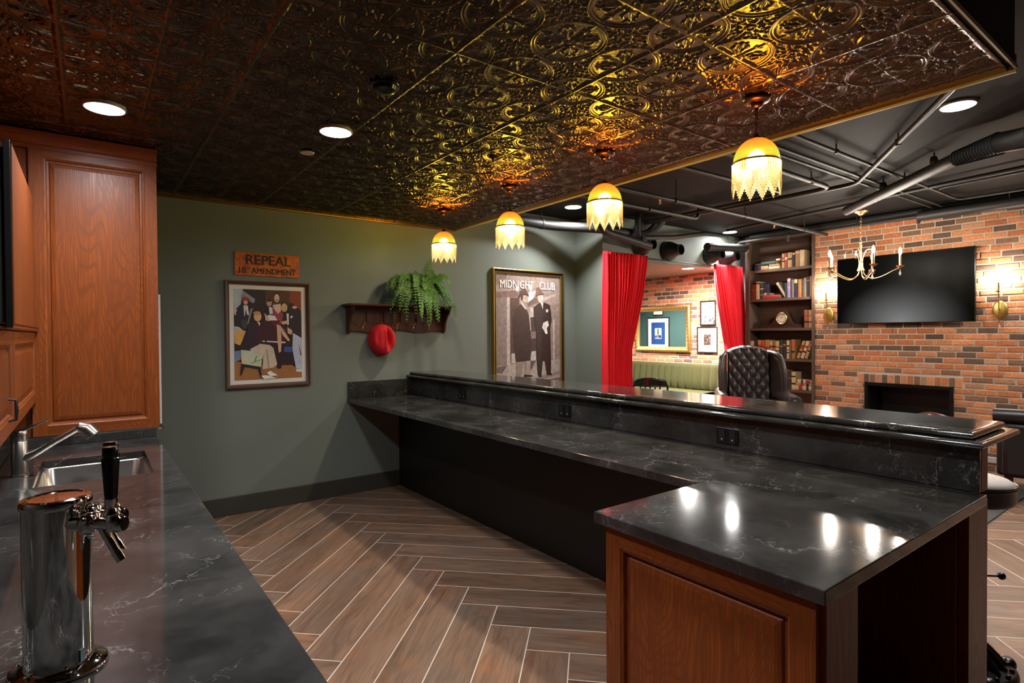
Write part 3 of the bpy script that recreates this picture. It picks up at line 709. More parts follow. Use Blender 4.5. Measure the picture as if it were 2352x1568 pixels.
# power outlets in the splash
def outlet(y, z, lab, wdt=.125):
    t = thing('power_outlet', lab, 'outlet', (2.66, y, z), group='outlets in the bar splash')
    MB().box(-.006, -.0005, -wdt / 2, wdt / 2, -.042, .042).build('cover_plate', M['blackplastic'], t, bevel=.002)
    for s in ((-1, 1) if wdt > .1 else (0,)):
        m = MB().box(-.0085, -.006, s * .03 - .017, s * .03 + .017, -.033, .033); m.build('socket', M['blackmatt'], t)
        MB().box(-.0092, -.0085, s * .03 - .004, s * .03 + .004, -.022, -.014).build('indicator', plain('pale_slot', (.4, .4, .4), .4), t)
outlet(4.285, .990, 'black power outlet in the bar splash nearest the green wall')
outlet(2.934, .983, 'black power outlet in the bar splash, middle of three')
outlet(1.680, .983, 'black power outlet in the bar splash nearest the peninsula')
# ------------------------------------------------------------------ recessed and surface lights
def downlight(x, y, z, lab, group='round ceiling downlights', D=.165):
    t = thing('ceiling_downlight', lab, 'ceiling light', (x, y, z), group=group)
    MB().lathe([(D / 2 - .001, -.0100), (D / 2, -.012), (D / 2 + .004, -.0125), (D / 2 + .007, -.010), (D / 2 + .008, .0095)], 40, cap=False).build('trim_ring', M['whitetrim'], t, smooth=True)
    MB().lathe([(0.0, -.0105), (D / 2, -.0105)], 40, cap=False).build('diffuser', M['downlight2b' if (z > 2.7 and (y > 4 or y < -1)) else 'downlight2' if z > 2.7 else 'downlight3' if z < 2.5 else 'downlight'], t)
    return t
TZ = ZC - .0092
downlight(.084, 3.437, TZ, 'round downlight in the copper ceiling in front of the tall cabinet')
downlight(1.114, 3.095, TZ, 'round downlight in the copper ceiling near the white cover plate')
downlight(.084, 1.55, TZ, 'round downlight in the copper ceiling nearest the beer tower, above the camera')
downlight(1.114, 1.25, TZ, 'round downlight in the copper ceiling above the aisle, near the camera')
downlight(4.42, 1.18, ZS, 'round downlight on the black ceiling nearest the moulded bar end', D=.18)
downlight(4.39, 4.69, ZS, 'round downlight on the black ceiling behind the second and third pendants', D=.18)
downlight(7.31, 4.58, ZS, 'round downlight on the black ceiling in front of the right red curtain', D=.18)
downlight(7.25, .4, ZS, 'round downlight on the black ceiling near the out-of-frame end of the brick wall', D=.18)
downlight(7.20, 5.20, 2.49, 'round downlight in the low booth ceiling behind the red curtains', D=.17)
downlight(6.2, 8.2, 2.49, 'round downlight deep in the booth ceiling, added unseen to brighten the booth', D=.17)  # extra lamp added out of view to lift the booth's brightness
t = thing('speaker_dome', 'small black dome fixture on the copper ceiling', 'ceiling speaker', (1.097, 2.412, TZ))  # black dome of a ceiling speaker
MB().lathe([(.0, -.034), (.03, -.033), (.05, -.022), (.056, -.006), (.066, -.004), (.068, 0)], 32, cap=False).build('dome', M['blackplastic'], t, smooth=True)
tag(MB().at((1.105, 3.569, TZ)).lathe([(0, -.005), (.040, -.005), (.042, 0)], 28, cap=False).build('sprinkler_cover', plain('white_cover', (.62, .60, .52), .5), smooth=True), 'small flat round white cover plate on the copper ceiling', 'cover plate')
t = thing('ceiling_knob', 'small dark knob in the gold lit ceiling between the far pendants', 'sprinkler', (2.098, 2.984, TZ))  # small dark knob of undetermined kind
MB().lathe([(0, -.03), (.012, -.028), (.006, -.02), (.010, -.008), (.026, -.003), (.028, 0)], 16, cap=False).build('head', M['bronze'], t, smooth=True)

# ------------------------------------------------------------------ pendants
PL = []
def pendant(x, y, lab, power):
    t = thing('pendant_lamp', lab, 'pendant lamp', (x, y, TZ), group='amber dome pendant lamps over the bar')
    MB().lathe([(.0, -.058), (.008, -.058), (.012, -.048), (.022, -.044), (.026, -.040), (.030, -.036), (.034, -.024), (.042, -.022), (.056, -.018), (.064, -.012), (.066, -.006), (.062, 0)], 32, cap=False).build('canopy', M['bronze'], t, smooth=True)
    m = MB()
    for k in range(7):
        z = -.060 - k * .0165; pts = []
        for q in range(13):
            a = 2 * PI * q / 12; e = (.0065 * math.cos(a), .0115 * math.sin(a))
            pts.append((e[0], 0, z - .009 + e[1]) if k % 2 else (0, e[0], z - .009 + e[1]))
        m.tube(pts, .0017, 6, cap=False)
    m.build('chain', M['bronze'], t, smooth=True)
    m = MB().lathe([(.0, -.172), (.010, -.172), (.012, -.180), (.020, -.187), (.022, -.196)], 20, cap=False); m.cyl((0, 0, -.19), (0, 0, -.245), .016); m.build('socket', M['bronze'], t, smooth=True)
    prof = [(.016, -.192)]
    for k in range(1, 13):
        a = math.radians(8 + 82 * k / 12); prof.append((.106 * math.sin(a), -.190 - .118 * (1 - math.cos(a)) * 1.0))
    dm = MB(); dm.at((0, 0, .308)).lathe(prof, 40, cap=False)
    d = dm.build('glass_dome', M['artglass'], t, smooth=True); d.location = (0, 0, -.308)
    m = MB(); m.lathe([(.106, -.303), (.110, -.305), (.1105, -.311), (.107, -.314)], 40, cap=False); m.build('braid_trim', plain('gold_braid', srgb(190, 150, 40), .5), t, smooth=True)
    m = MB(); n = 120
    for k in range(n):
        a = 2 * PI * k / n; R = .110; x_, y_ = R * math.cos(a), R * math.sin(a)
        ph = (k % 10) / 10; L = .095 + .058 * (1 - abs(ph - .5) * 2)
        z0 = -.310; m.tube([(x_, y_, z0), (x_, y_, z0 - L * .55), (x_ * 1.0, y_, z0 - L)], .0022, 5)
        m.sphere((x_, y_, z0 - L - .002), .0036, 6, 4)
        for q in (.25, .5, .75): m.sphere((x_, y_, z0 - L * q), .0023, 5, 3)
    for k in range(48):
        a = 2 * PI * (k + .5) / 48; x_, y_ = .104 * math.cos(a), .104 * math.sin(a); m.tube([(x_, y_, -.312), (x_, y_, -.352)], .0016, 4); m.sphere((x_, y_, -.354), .003, 6, 4)
    f = m.build('bead_fringe', M['beads'], t, smooth=True)
    b = MB().at((0, 0, -.292)).sphere((0, 0, 0), .042, 18, 12); b.build('bulb', M['pendbulb'], t, smooth=True)
    return t
M['pendbulb'] = emis('warm_pendant_bulb', (1, .87, .64), 98)
YP = [1.49, 2.5, 3.5, 4.52]
p0 = pendant(2.605, YP[0], 'amber glass dome pendant with bead fringe, nearest and largest in view', 1)
dup(p0, (2.61, YP[1], TZ), label='amber glass dome pendant with bead fringe, second from the camera')
dup(p0, (2.615, YP[2], TZ), label='amber glass dome pendant with bead fringe, third from the camera')
dup(p0, (2.62, YP[3], TZ), label='amber glass dome pendant with bead fringe, farthest, in front of the fern')

# ------------------------------------------------------------------ exposed pipes on the black ceiling
def pipe(name, lab, pts, r, mat='pipe', cat='pipe', n=12, hangers=(), group=None):
    m = MB(); P3 = [Vector(p) for p in pts]; out = []
    for i, p in enumerate(P3):                       # round the corners
        if 0 < i < len(P3) - 1:
            a, b = P3[i - 1], P3[i + 1]; d = min(.09 + r, (p - a).length * .45, (b - p).length * .45)
            pa, pb = p + (a - p).normalized() * d, p + (b - p).normalized() * d
            for k in range(6):
                s = k / 5; out.append((pa * (1 - s) + p * s) * (1 - s) + (p * (1 - s) + pb * s) * s)
        else: out.append(p)
    m.tube(out, r, n)
    for h in hangers:
        h = Vector(h); m.tube([h + Vector((0, 0, -.004)), (h.x, h.y, ZS)], .006, 6); m.at(h)
        ax = 'x' if abs(P3[-1].x - P3[0].x) > abs(P3[-1].y - P3[0].y) else 'y'
        m.lathe([(r + .002, -.014), (r + .006, -.014), (r + .006, .014), (r + .002, .014)], 14, axis=ax, cap=False); m.at()
    return tag(m.build(name, M[mat], smooth=True, sharp=50), lab, cat, group)
pipe('ceiling_duct', 'thick dark duct pipe running diagonally to the chandelier', [(6.55, 2.72, 2.82), (5.217, 1.375, 2.82), (5.0, .95, 2.82)], .048, 'conduit', 'duct', 20, [(6.0, 2.17, 2.87), (5.45, 1.61, 2.87)])
m = MB(); pts = [(5.25, 1.41, 2.82), (5.10, 1.15, 2.83), (5.02, .85, 2.80), (5.06, .3, 2.83), (5.0, -.8, 2.83)]; m.tube(pts, [.052, .07, .075, .075, .075], 20)
for k in range(14): m.at((5.25 - .013 * k, 1.41 - .022 * k, 2.82), rz=math.radians(58)).lathe([(.05 + .0018 * k, -.004), (.058 + .0018 * k, 0), (.05 + .0018 * k, .004)], 20, axis='x', cap=False)
tag(m.build('flexible_duct', M['blackmatt'], smooth=True), 'black ribbed flexible duct at the upper right on the black ceiling', 'duct')
pipe('ceiling_conduit', 'straight dark conduit from above the nearest pendant towards the brick wall', [(3.4, 2.0, 2.9), (7.33, 1.95, 2.9), (7.33, .6, 2.9)], .013, 'conduit', 'conduit', 10, [(4.6, 1.985, 2.9), (5.9, 1.965, 2.9)])
pipe('ceiling_conduit', 'bent dark conduit climbing diagonally left of the nearest ceiling downlight', [(3.5, .8, 2.89), (3.88, 1.047, 2.89), (4.712, 1.61, 2.89), (5.70, 2.28, 2.89), (5.72, 2.75, 2.89), (5.6, 4.5, 2.89)], .020, 'conduit', 'conduit', 10, [(4.712, 1.61, 2.89)])
pipe('ceiling_conduit', 'thin dark conduit of the parallel pair, farther from the camera', [(3.4, 2.30, 2.905), (7.6, 2.26, 2.905)], .012, 'conduit', 'conduit', 8)
pipe('ceiling_conduit', 'thin dark conduit of the parallel pair, nearer to the camera', [(3.4, 2.21, 2.905), (7.6, 2.17, 2.905)], .012, 'conduit', 'conduit', 8)
pipe('ceiling_pipe', 'dark pipe bending back like a hook right of the nearest pendant', [(3.4, 2.44, 2.87), (5.58, 2.46, 2.87), (5.6, 2.9, 2.87), (5.5, 4.6, 2.87)], .022, 'conduit', 'pipe', 12, [(5.2, 2.455, 2.87)])
pipe('ceiling_pipe', 'short dark pipe with an elbow showing just under the nearest pendant fringe', [(3.4, 2.86, 2.86), (5.38, 2.80, 2.86), (5.42, 3.3, 2.86), (5.42, 4.5, 2.86)], .018, 'conduit')
pipe('sprinkler_pipe', 'long pale-lit pipe crossing behind the two nearest pendants to the bookcase', [(3.3, 3.30, 2.75), (7.5, 3.35, 2.75)], .020, 'conduit', 'pipe', 14, [(4.4, 3.31, 2.75), (5.6, 3.33, 2.75), (6.9, 3.34, 2.75)])
pipe('ceiling_pipe', 'dark pipe that ends above the red curtain after a short run', [(3.3, 3.775, 2.78), (5.43, 3.79, 2.78), (5.46, 3.79, 2.95)], .020, 'conduit', 'pipe', 14, [(4.6, 3.78, 2.78)])
pipe('drain_pipe', 'fat dark pipe along the top of the grey-green wall behind the far pendants', [(3.3, 5.02, 2.80), (4.35, 5.02, 2.78), (4.80, 4.66, 2.74), (5.6, 4.66, 2.73), (5.9, 4.66, 2.95)], .055, 'pipe', 'pipe', 20, [(3.7, 5.02, 2.80), (4.2, 5.02, 2.785)])
pipe('ceiling_conduit', 'dark conduit crossing above the chandelier towards the red curtains', [(6.3, 1.0, 2.9), (6.5, 2.1, 2.9), (6.62, 2.6, 2.9), (6.95, 4.4, 2.9)], .018, 'conduit')
pipe('ceiling_conduit', 'thin dark conduit at the right edge beside the crossing conduit', [(6.45, .6, 2.91), (6.66, 1.95, 2.91), (6.9, 1.97, 2.91), (7.2, 1.98, 2.91)], .011, 'conduit', 'conduit', 8)
m = MB(); m.tube([(7.62, 4.66, 2.70), (7.62, 4.66, 2.80), (7.62, 4.60, 2.832), (7.62, 3.73, 2.832), (7.62, 2.40, 2.832)], .021, 14); m.tube([(7.62, 2.40, 2.832), (7.62, .2, 2.832), (7.62, -2.8, 2.832)], .055, 20)
for y in (3.9, 2.40): m.tube([(7.62, y, 2.83), (7.62, y, 2.75)], [.022, .016], 10); m.sphere((7.62, y, 2.83), .034, 10, 8)
for y in (3.05, 1.6, .5): m.tube([(7.62, y, 2.85), (7.62, y, ZS)], .006, 6)
tag(m.build('sprinkler_main', M['conduit'], smooth=True), 'black sprinkler main along the top of the big brick wall', 'pipe')
m = MB(); m.tube([(7.72, 4.5, 2.90), (7.72, -2.8, 2.90)], .045, 16); tag(m.build('cable_tray_pipe', M['pipe'], smooth=True), 'second black pipe tucked between the brick wall top and the slab', 'pipe')
m = MB(); m.tube(sm([(4.60, 4.50, 2.95), (4.61, 4.50, 2.76), (4.72, 4.50, 2.67), (5.05, 4.52, 2.635), (5.55, 4.56, 2.59)]), .045, 18); m.tube(sm([(5.32, 4.54, 2.95), (5.30, 4.54, 2.76), (5.36, 4.54, 2.66), (5.5, 4.56, 2.61)]), .035, 14)
tag(m.build('duct_elbow', M['pipe'], smooth=True), 'black bent duct just above the left red curtain top', 'duct')
m = MB(); m.tube([(5.35, 4.48, 2.66), (5.9, 4.48, 2.72), (6.6, 4.5, 2.84), (7.1, 4.5, 2.86)], .030, 12); m.tube([(5.75, 4.64, 2.90), (5.55, 4.64, 2.70)], .03, 12)
tag(m.build('crossing_pipe', M['pipe'], smooth=True), 'black pipe rising to the right above the opening between the curtains', 'pipe')
m = MB(); m.tube([(6.72, 4.55, 2.68), (7.65, 4.55, 2.74)], .055, 18); tag(m.build('short_duct', M['pipe'], smooth=True), 'short horizontal black duct above the right red curtain', 'duct')
for (x, y, z, lab) in ((4.17, 3.31, 2.72, 'small brass sprinkler head under the long pipe behind the second nearest pendant'), (6.2, 3.335, 2.72, 'small brass sprinkler head under the long pipe near the bookcase')):
    tag(MB().at((x, y, z)).lathe([(0, .012), (.010, .012), (.010, -.006), (.005, -.012), (.005, -.022), (.014, -.026), (.014, -.029), (0, -.030)], 12, cap=False).build('fire_sprinkler', M['brass'], smooth=True), lab, 'sprinkler', 'sprinkler heads')
def wall_horn(x, z, r, lab):
    t = thing('duct_collar', lab, 'duct', (x, 4.80, z), group='black duct collars above the curtains')
    MB().lathe([(r * .95, -.001), (r, -.02), (r, -.05), (r * .93, -.09), (r * .62, -.17), (r * .55, -.19), (r * .55, -.24), (r * .48, -.24), (r * .46, -.1), (.0, -.1)], 28, axis='y', cap=False).build('collar', M['blackmatt'], t, smooth=True)
wall_horn(5.62, 2.62, .125, 'round black duct collar partly over the left red curtain')
wall_horn(6.17, 2.60, .13, 'round black duct collar alone on the pale wall between the curtains')
wall_horn(7.10, 2.62, .125, 'round black duct collar at the inner edge of the right red curtain')
wall_horn(7.48, 2.62, .125, 'round black duct collar over the right red curtain, nearest the bookcase')

# ------------------------------------------------------------------ curtains
def curtain(lab, prof, pleats, seed):
    rn = random.Random(seed); ph = [rn.uniform(-.25, .25) for _ in range(80)]
    ztop, zbot = prof[0][0], prof[-1][0]
    def xr(z):
        for (z0, a0, b0), (z1, a1, b1) in zip(prof, prof[1:]):
            if z1 <= z <= z0:
                s = (z0 - z) / (z0 - z1); s2 = s * s * (3 - 2 * s) if False else s; return a0 + (a1 - a0) * s2, b0 + (b1 - b0) * s2
        return prof[-1][1:]
    W0 = prof[0][2] - prof[0][1]
    def fn(u, v):
        z = ztop + (zbot - ztop) * v; a, b = xr(z); g = (b - a) / W0
        amp = .016 + .018 * min(1, (1 - g) * 1.6) + .010 * min(v * 6, 1)
        k = u * pleats; i = int(k); loc = k + .22 * math.sin(k * 1.7 + seed) 
        wv = math.sin(2 * PI * loc) + .35 * math.sin(4 * PI * loc + 1.3 * math.sin(k * .9) + v * 2)
        return (a + (b - a) * u + .004 * math.sin(9 * v + k), 4.715 + amp * wv + .012 * math.sin(3 * v + k * .6), z)
    t = MB().grid(fn, pleats * 14, 60)
    return tag(t.build('curtain', M['curtain'], smooth=True, sharp=180, solid=.004), lab, 'curtain', 'red curtains of the booth opening')
curtain('red pleated curtain hanging at the left side of the booth opening', [(2.497, 4.905, 5.705), (2.3, 4.905, 5.66), (2.05, 4.905, 5.60), (1.80, 4.905, 5.52), (1.55, 4.905, 5.43), (1.33, 4.905, 5.345), (1.0, 4.905, 5.335), (.6, 4.905, 5.36), (.05, 4.90, 5.40)], 15, 2)
curtain('red pleated curtain hanging at the right side beside the bookcase', [(2.497, 7.14, 7.84), (2.25, 7.165, 7.86), (1.95, 7.24, 7.87), (1.65, 7.33, 7.88), (1.35, 7.42, 7.89), (1.1, 7.46, 7.89), (.05, 7.42, 7.90)], 14, 5)
m = MB(); m.tube([(4.98, 4.74, 2.47), (7.9, 4.74, 2.47)], .008, 8); 
tag(m.build('curtain_rail', M['blackmatt'], smooth=True), 'thin rail behind the red curtain tops above the opening', 'curtain rail')

# ------------------------------------------------------------------ framed things
def frame_mb(w, h, fw_, d, prof=None):
    m = MB(); prof = prof or [(0, 0), (0, d), (.3, d), (.75, d * .6), (1, d * .5), (1, 0)]
    cs = [(-w / 2, -h / 2, 1, 1), (w / 2, -h / 2, -1, 1), (w / 2, h / 2, -1, -1), (-w / 2, h / 2, 1, -1)]
    vs = []; n = len(prof)
    for (x, z, sx, sz) in cs:
        for (i, dd) in prof: vs.append((x + sx * i * fw_, -dd, z + sz * i * fw_))
    fs = []
    for k in range(4):
        k2 = (k + 1) % 4
        for q in range(n - 1): fs.append((k * n + q, k2 * n + q, k2 * n + q + 1, k * n + q + 1))
    return m.add(vs, fs)
def flat(m, pts, y, col): m.add([(p[0], y, p[1]) for p in pts], [tuple(range(len(pts)))], 0, col)
def ell(cx, cy, rx, ry, n=18, a0=0, a1=360): return [(cx + rx * math.cos(math.radians(a0 + (a1 - a0) * k / n)), cy + ry * math.sin(math.radians(a0 + (a1 - a0) * k / n))) for k in range(n)]
def picture_thing(name, lab, loc, rz, w, h, fw_, d, fmat, print_polys=None, mat=None, matw=0, cat='picture', glaze=True, pm='print', prof=None, pmap=None):
    t = thing(name, lab, cat, loc, rz)
    frame_mb(w, h, fw_, d, prof).build('frame', fmat, t, bevel=0, smooth=True, sharp=30)
    iw, ih = w / 2 - fw_ * .9, h / 2 - fw_ * .9
    if mat: MB().box(-iw, iw, -.006, -.001, -ih, ih).build('mat_board', mat, t)
    if print_polys:
        m = MB(); pw, ph = iw - matw, ih - matw
        for k, (col, pts) in enumerate(print_polys):
            q = [(max(-pw, min(pw, (pmap(*p)[0] * 2 - 1) * pw)), max(-ph, min(ph, (1 - pmap(*p)[1] * 2) * ph))) for p in pts]
            flat(m, q, -.0075 - k * .00012, srgb(*col))
        m.build('print', M[pm], t, attr=True)
    if glaze: MB().add([(-iw, -d * .55, -ih), (iw, -d * .55, -ih), (iw, -d * .55, ih), (-iw, -d * .55, ih)], [(0, 1, 2, 3)]).build('glass', M['glazing'], t)
    return t
# cabaret party picture (generic figures)
def pm1(x, y): return ((x - 205) / 965, (y - (115 + (x - 205) * .03)) / (1287 - (x - 205) * .068))
sk, dk = (222, 180, 150), (38, 24, 34)
L1 = [((44, 26, 24), [(205, 115), (1170, 145), (1170, 1366), (205, 1402)]),
 ((184, 196, 200), [(205, 115), (330, 120), (300, 330), (205, 430)]), ((150, 150, 168), [(330, 140), (500, 260), (480, 320), (300, 230)]),
 ((150, 60, 34), [(1000, 140), (1170, 145), (1170, 420), (1060, 330), (1000, 300)]), ((88, 54, 30), [(640, 135), (1000, 140), (1000, 330), (640, 350)]),
 ((168, 112, 62), [(205, 1130), (600, 1180), (1170, 1180), (1170, 1366), (205, 1402)]), ((120, 140, 170), [(205, 990), (300, 980), (290, 1110), (205, 1140)]),
 ((60, 88, 168), [(865, 930), (1025, 930), (1025, 1010), (865, 1000)]), ((42, 24, 24), [(865, 1000), (1060, 1010), (1100, 1240), (1020, 1190), (860, 1190)]),
 ((214, 190, 160), ell(228, 440, 24, 45)), ((196, 186, 170), [(205, 640), (270, 650), (330, 700), (205, 760)]), ((228, 172, 96), [(250, 700), (365, 705), (320, 830), (285, 910), (210, 880), (205, 760)]),
 ((34, 28, 58), [(275, 370), (345, 345), (420, 365), (445, 480), (360, 560), (250, 570), (232, 450)]), ((224, 220, 214), [(335, 350), (395, 350), (412, 485), (385, 480), (365, 400), (355, 500), (345, 490)]),
 (sk, ell(366, 305, 28, 38)), ((166, 50, 48), [(308, 245), (340, 225), (400, 235), (440, 285), (310, 282)]), ((150, 146, 138), [(430, 400), (466, 382), (440, 470), (400, 610), (378, 622), (410, 500)]),
 ((60, 62, 66), [(300, 560), (380, 540), (390, 650), (350, 690), (310, 640)]),
 ((30, 20, 26), [(640, 370), (745, 365), (745, 520), (620, 540)]), ((205, 160, 130), ell(697, 312, 36, 52)), ((52, 34, 28), ell(695, 275, 36, 22)), ((232, 226, 216), [(690, 372), (740, 372), (748, 470), (700, 470)]),
 ((66, 20, 34), [(585, 575), (905, 556), (925, 880), (585, 880)]), ((46, 16, 26), [(585, 880), (925, 880), (860, 1240), (800, 1240), (740, 960)]), ((232, 228, 222), [(585, 842), (925, 860), (925, 880), (585, 858)]), ((52, 18, 28), [(630, 838), (655, 838), (655, 866), (630, 864)]), ((52, 18, 28), [(815, 850), (865, 850), (865, 882), (815, 878)]),
 ((58, 36, 26), ell(806, 210, 46, 48)), ((232, 196, 172), ell(806, 245, 38, 58)), ((160, 30, 40), ell(806, 272, 14, 9)), ((232, 196, 172), [(742, 340), (860, 325), (872, 420), (820, 470), (770, 410)]),
 ((158, 66, 80), [(742, 360), (775, 410), (822, 468), (868, 415), (900, 480), (880, 560), (850, 620), (770, 600)]), ((240, 234, 226), [(690, 480), (770, 490), (812, 556), (700, 560), (636, 520)]), (sk, [(626, 450), (690, 520), (700, 570), (640, 560)]),
 ((104, 24, 44), [(720, 565), (845, 560), (830, 660), (790, 690), (760, 640)]), ((222, 178, 148), [(800, 610), (862, 640), (868, 860), (858, 1000), (825, 1015), (810, 860)]), ((222, 178, 148), [(845, 620), (905, 700), (992, 835), (968, 855), (880, 760)]), ((120, 40, 60), [(895, 660), (950, 690), (930, 730), (900, 710)]),
 ((44, 28, 44), [(980, 380), (1080, 368), (1140, 400), (1170, 470), (1170, 812), (1040, 742), (960, 620)]), ((60, 40, 30), ell(920, 325, 50, 34)), ((222, 176, 138), ell(915, 378, 46, 60)), ((232, 228, 220), [(945, 460), (978, 460), (978, 610), (958, 630)]), ((236, 230, 224), [(1000, 500), (1045, 490), (1015, 535)]), (sk, ell(1068, 372, 38, 20)),
 (sk, [(860, 578), (958, 556), (965, 606), (885, 616)]), ((190, 198, 222), [(1038, 735), (1170, 808), (1170, 1262), (1078, 1232), (1026, 960)]), ((48, 40, 66), [(1120, 870), (1166, 1050), (1146, 1050)]), ((236, 230, 222), [(1080, 1245), (1170, 1255), (1160, 1290), (1078, 1284)]), (sk, [(955, 650), (1030, 700), (1020, 760), (960, 740)]),
 ((48, 28, 46), [(470, 560), (560, 610), (600, 700), (590, 900), (420, 985), (278, 965), (380, 720), (400, 600)]), ((70, 22, 42), [(500, 600), (560, 620), (596, 700), (588, 890), (520, 900)]), ((232, 180, 128), ell(528, 505, 54, 68)), ((196, 150, 96), ell(520, 455, 52, 26)), ((240, 234, 226), [(520, 570), (562, 590), (556, 640)]),
 ((202, 214, 180), [(292, 972), (420, 985), (600, 1040), (565, 1212), (300, 1165)]), ((236, 200, 160), [(292, 1040), (350, 1060), (340, 1160), (300, 1160)]), ((32, 28, 34), [(296, 1168), (560, 1214), (580, 1360), (560, 1362), (520, 1240), (340, 1210), (292, 1332), (274, 1324)]),
 ((212, 194, 172), [(420, 960), (560, 888), (700, 905), (748, 950), (800, 1178), (752, 1222), (590, 1250), (600, 1050), (430, 1000)]), ((176, 152, 132), [(640, 960), (660, 960), (690, 1228), (668, 1232)]),
 ((240, 236, 230), [(650, 1296), (700, 1268), (805, 1332), (700, 1350)]), ((240, 236, 230), [(566, 1335), (650, 1330), (782, 1372), (610, 1388)]),
 ((24, 18, 30), [(500, 1060), (508, 1062), (486, 1136), (592, 1100), (592, 1108), (474, 1146)]), ((24, 18, 30), [(440, 1160), (500, 1130), (502, 1135), (444, 1166)])]
picture_thing('framed_picture', 'brown framed colour picture of a laughing party around a piano, below the orange sign', (1.278, GY - .001, 1.531), 0, .700, .922, .034, .03, M['framewood'], L1, M['cream'], .040, pmap=pm1)
# two gentlemen under the club sign
def pm2(x, y):
    t_ = 88 + (x - 105) * .10; b_ = 1478 + (x - 105) * .03
    return ((x - 105) / 825, (y - t_) / (b_ - t_))
L2 = [((176, 154, 146), [(105, 88), (930, 170), (930, 1503), (105, 1478)]), ((146, 118, 110), [(105, 88), (260, 104), (240, 200), (105, 260)]), ((136, 104, 96), [(105, 330), (370, 320), (400, 400), (105, 420)]),
 ((150, 130, 124), [(105, 400), (250, 400), (250, 1210), (105, 1215)]), ((206, 190, 182), [(250, 400), (285, 400), (285, 1210), (245, 1212)]), ((84, 60, 54), [(285, 410), (400, 410), (400, 1190), (285, 1190)]), ((206, 198, 192), [(300, 1075), (400, 1075), (400, 1190), (296, 1190)]),
 ((236, 232, 228), [(520, 350), (610, 340), (560, 460), (500, 490)]), ((130, 100, 92), [(500, 480), (620, 400), (640, 480), (500, 530)]), ((198, 180, 172), [(700, 430), (880, 380), (860, 410), (700, 470)]),
 ((70, 52, 48), [(530, 530), (620, 530), (620, 1180), (530, 1180)]), ((212, 204, 198), [(530, 535), (578, 535), (578, 655), (535, 655)]), ((206, 198, 192), [(535, 1070), (605, 1070), (605, 1180), (535, 1180)]), ((146, 122, 116), [(540, 830), (605, 830), (605, 915), (540, 915)]),
 ((162, 140, 132), [(790, 520), (930, 500), (930, 1200), (800, 1200)]), ((206, 190, 182), [(830, 700), (850, 700), (850, 1195), (830, 1195)]),
 ((190, 176, 168), [(105, 1215), (930, 1195), (930, 1503), (105, 1478)]), ((120, 100, 94), [(105, 1225), (250, 1215), (180, 1310), (110, 1290)]), ((158, 140, 132), [(300, 1440), (930, 1340), (930, 1380), (400, 1470)]), ((120, 100, 94), [(105, 1475), (930, 1420), (930, 1503), (105, 1478)]), ((100, 82, 78), [(530, 1190), (600, 1190), (545, 1300), (520, 1230)]),
 # left gentleman in bowler hat
 ((52, 36, 34), [(345, 560), (400, 500), (430, 480), (490, 560), (520, 640), (540, 830), (545, 1070), (530, 1190), (352, 1185), (330, 1000), (310, 660)]), ((216, 204, 196), [(412, 440), (440, 470), (490, 560), (470, 555), (420, 490)]), ((206, 182, 168), ell(462, 415, 40, 56)), ((40, 28, 26), [(420, 380), (445, 380), (440, 440), (425, 440)]),
 ((84, 56, 50), [(400, 340), (430, 312), (480, 316), (500, 345), (502, 385), (398, 385)]), ((66, 42, 38), [(382, 395), (400, 375), (505, 372), (522, 402), (450, 380), (400, 410)]), ((226, 214, 206), [(516, 600), (528, 600), (542, 815), (534, 820)]),
 ((160, 140, 130), [(354, 1182), (440, 1185), (412, 1385), (352, 1400)]), ((172, 154, 146), [(446, 1185), (530, 1180), (535, 1345), (445, 1350)]), ((120, 100, 92), [(470, 1190), (478, 1190), (476, 1345), (468, 1345)]), ((26, 20, 20), [(356, 1388), (408, 1385), (410, 1425), (370, 1436), (354, 1410)]), ((26, 20, 20), [(446, 1348), (480, 1346), (560, 1362), (558, 1376), (450, 1374)]),
 # right gentleman in top hat
 ((40, 28, 28), [(575, 540), (640, 490), (700, 480), (790, 520), (812, 700), (790, 800), (800, 1190), (740, 1240), (700, 1190), (665, 1240), (612, 1190), (605, 830), (578, 700)]), ((236, 230, 226), [(664, 480), (702, 480), (694, 566)]), ((226, 212, 202), ell(665, 430, 38, 56)),
 ((132, 98, 88), [(612, 300), (680, 290), (690, 375), (612, 380)]), ((108, 78, 70), [(600, 385), (690, 370), (715, 375), (700, 392), (610, 400)]), ((244, 240, 236), ell(750, 588, 16, 20)), ((246, 242, 238), [(700, 730), (760, 710), (772, 765), (745, 800), (756, 868), (730, 872), (705, 820), (682, 795)]),
 ((34, 24, 24), [(612, 1190), (690, 1190), (672, 1370), (622, 1352)]), ((34, 24, 24), [(712, 1190), (800, 1180), (795, 1350), (738, 1350)]), ((22, 18, 18), [(620, 1350), (672, 1366), (676, 1390), (636, 1388)]), ((22, 18, 18), [(736, 1345), (796, 1348), (812, 1376), (742, 1376)])]
gf = picture_thing('framed_poster', 'large black and gold framed sepia poster of two gentlemen in overcoats', (4.20, GY - .001, 1.565), 0, 1.066, 1.405, .040, .045, M['glossframe'], L2, M['cream'], .0, cat='poster', pm='sepia', pmap=pm2, prof=[(0, 0), (0, 1 * .045), (.25, .045), (.5, .032), (1, .022), (1, 0)])
frame_mb(1.072, 1.411, .014, .047, [(0, 0), (0, .047), (.5, .050), (1, .047), (1, 0)]).build('gilt_edge', M['gold'], gf, smooth=True, sharp=30)
frame_mb(.995, 1.334, .010, .026, [(0, 0), (0, .030), (1, .026), (1, 0)]).build('gilt_slip', M['gold'], gf)
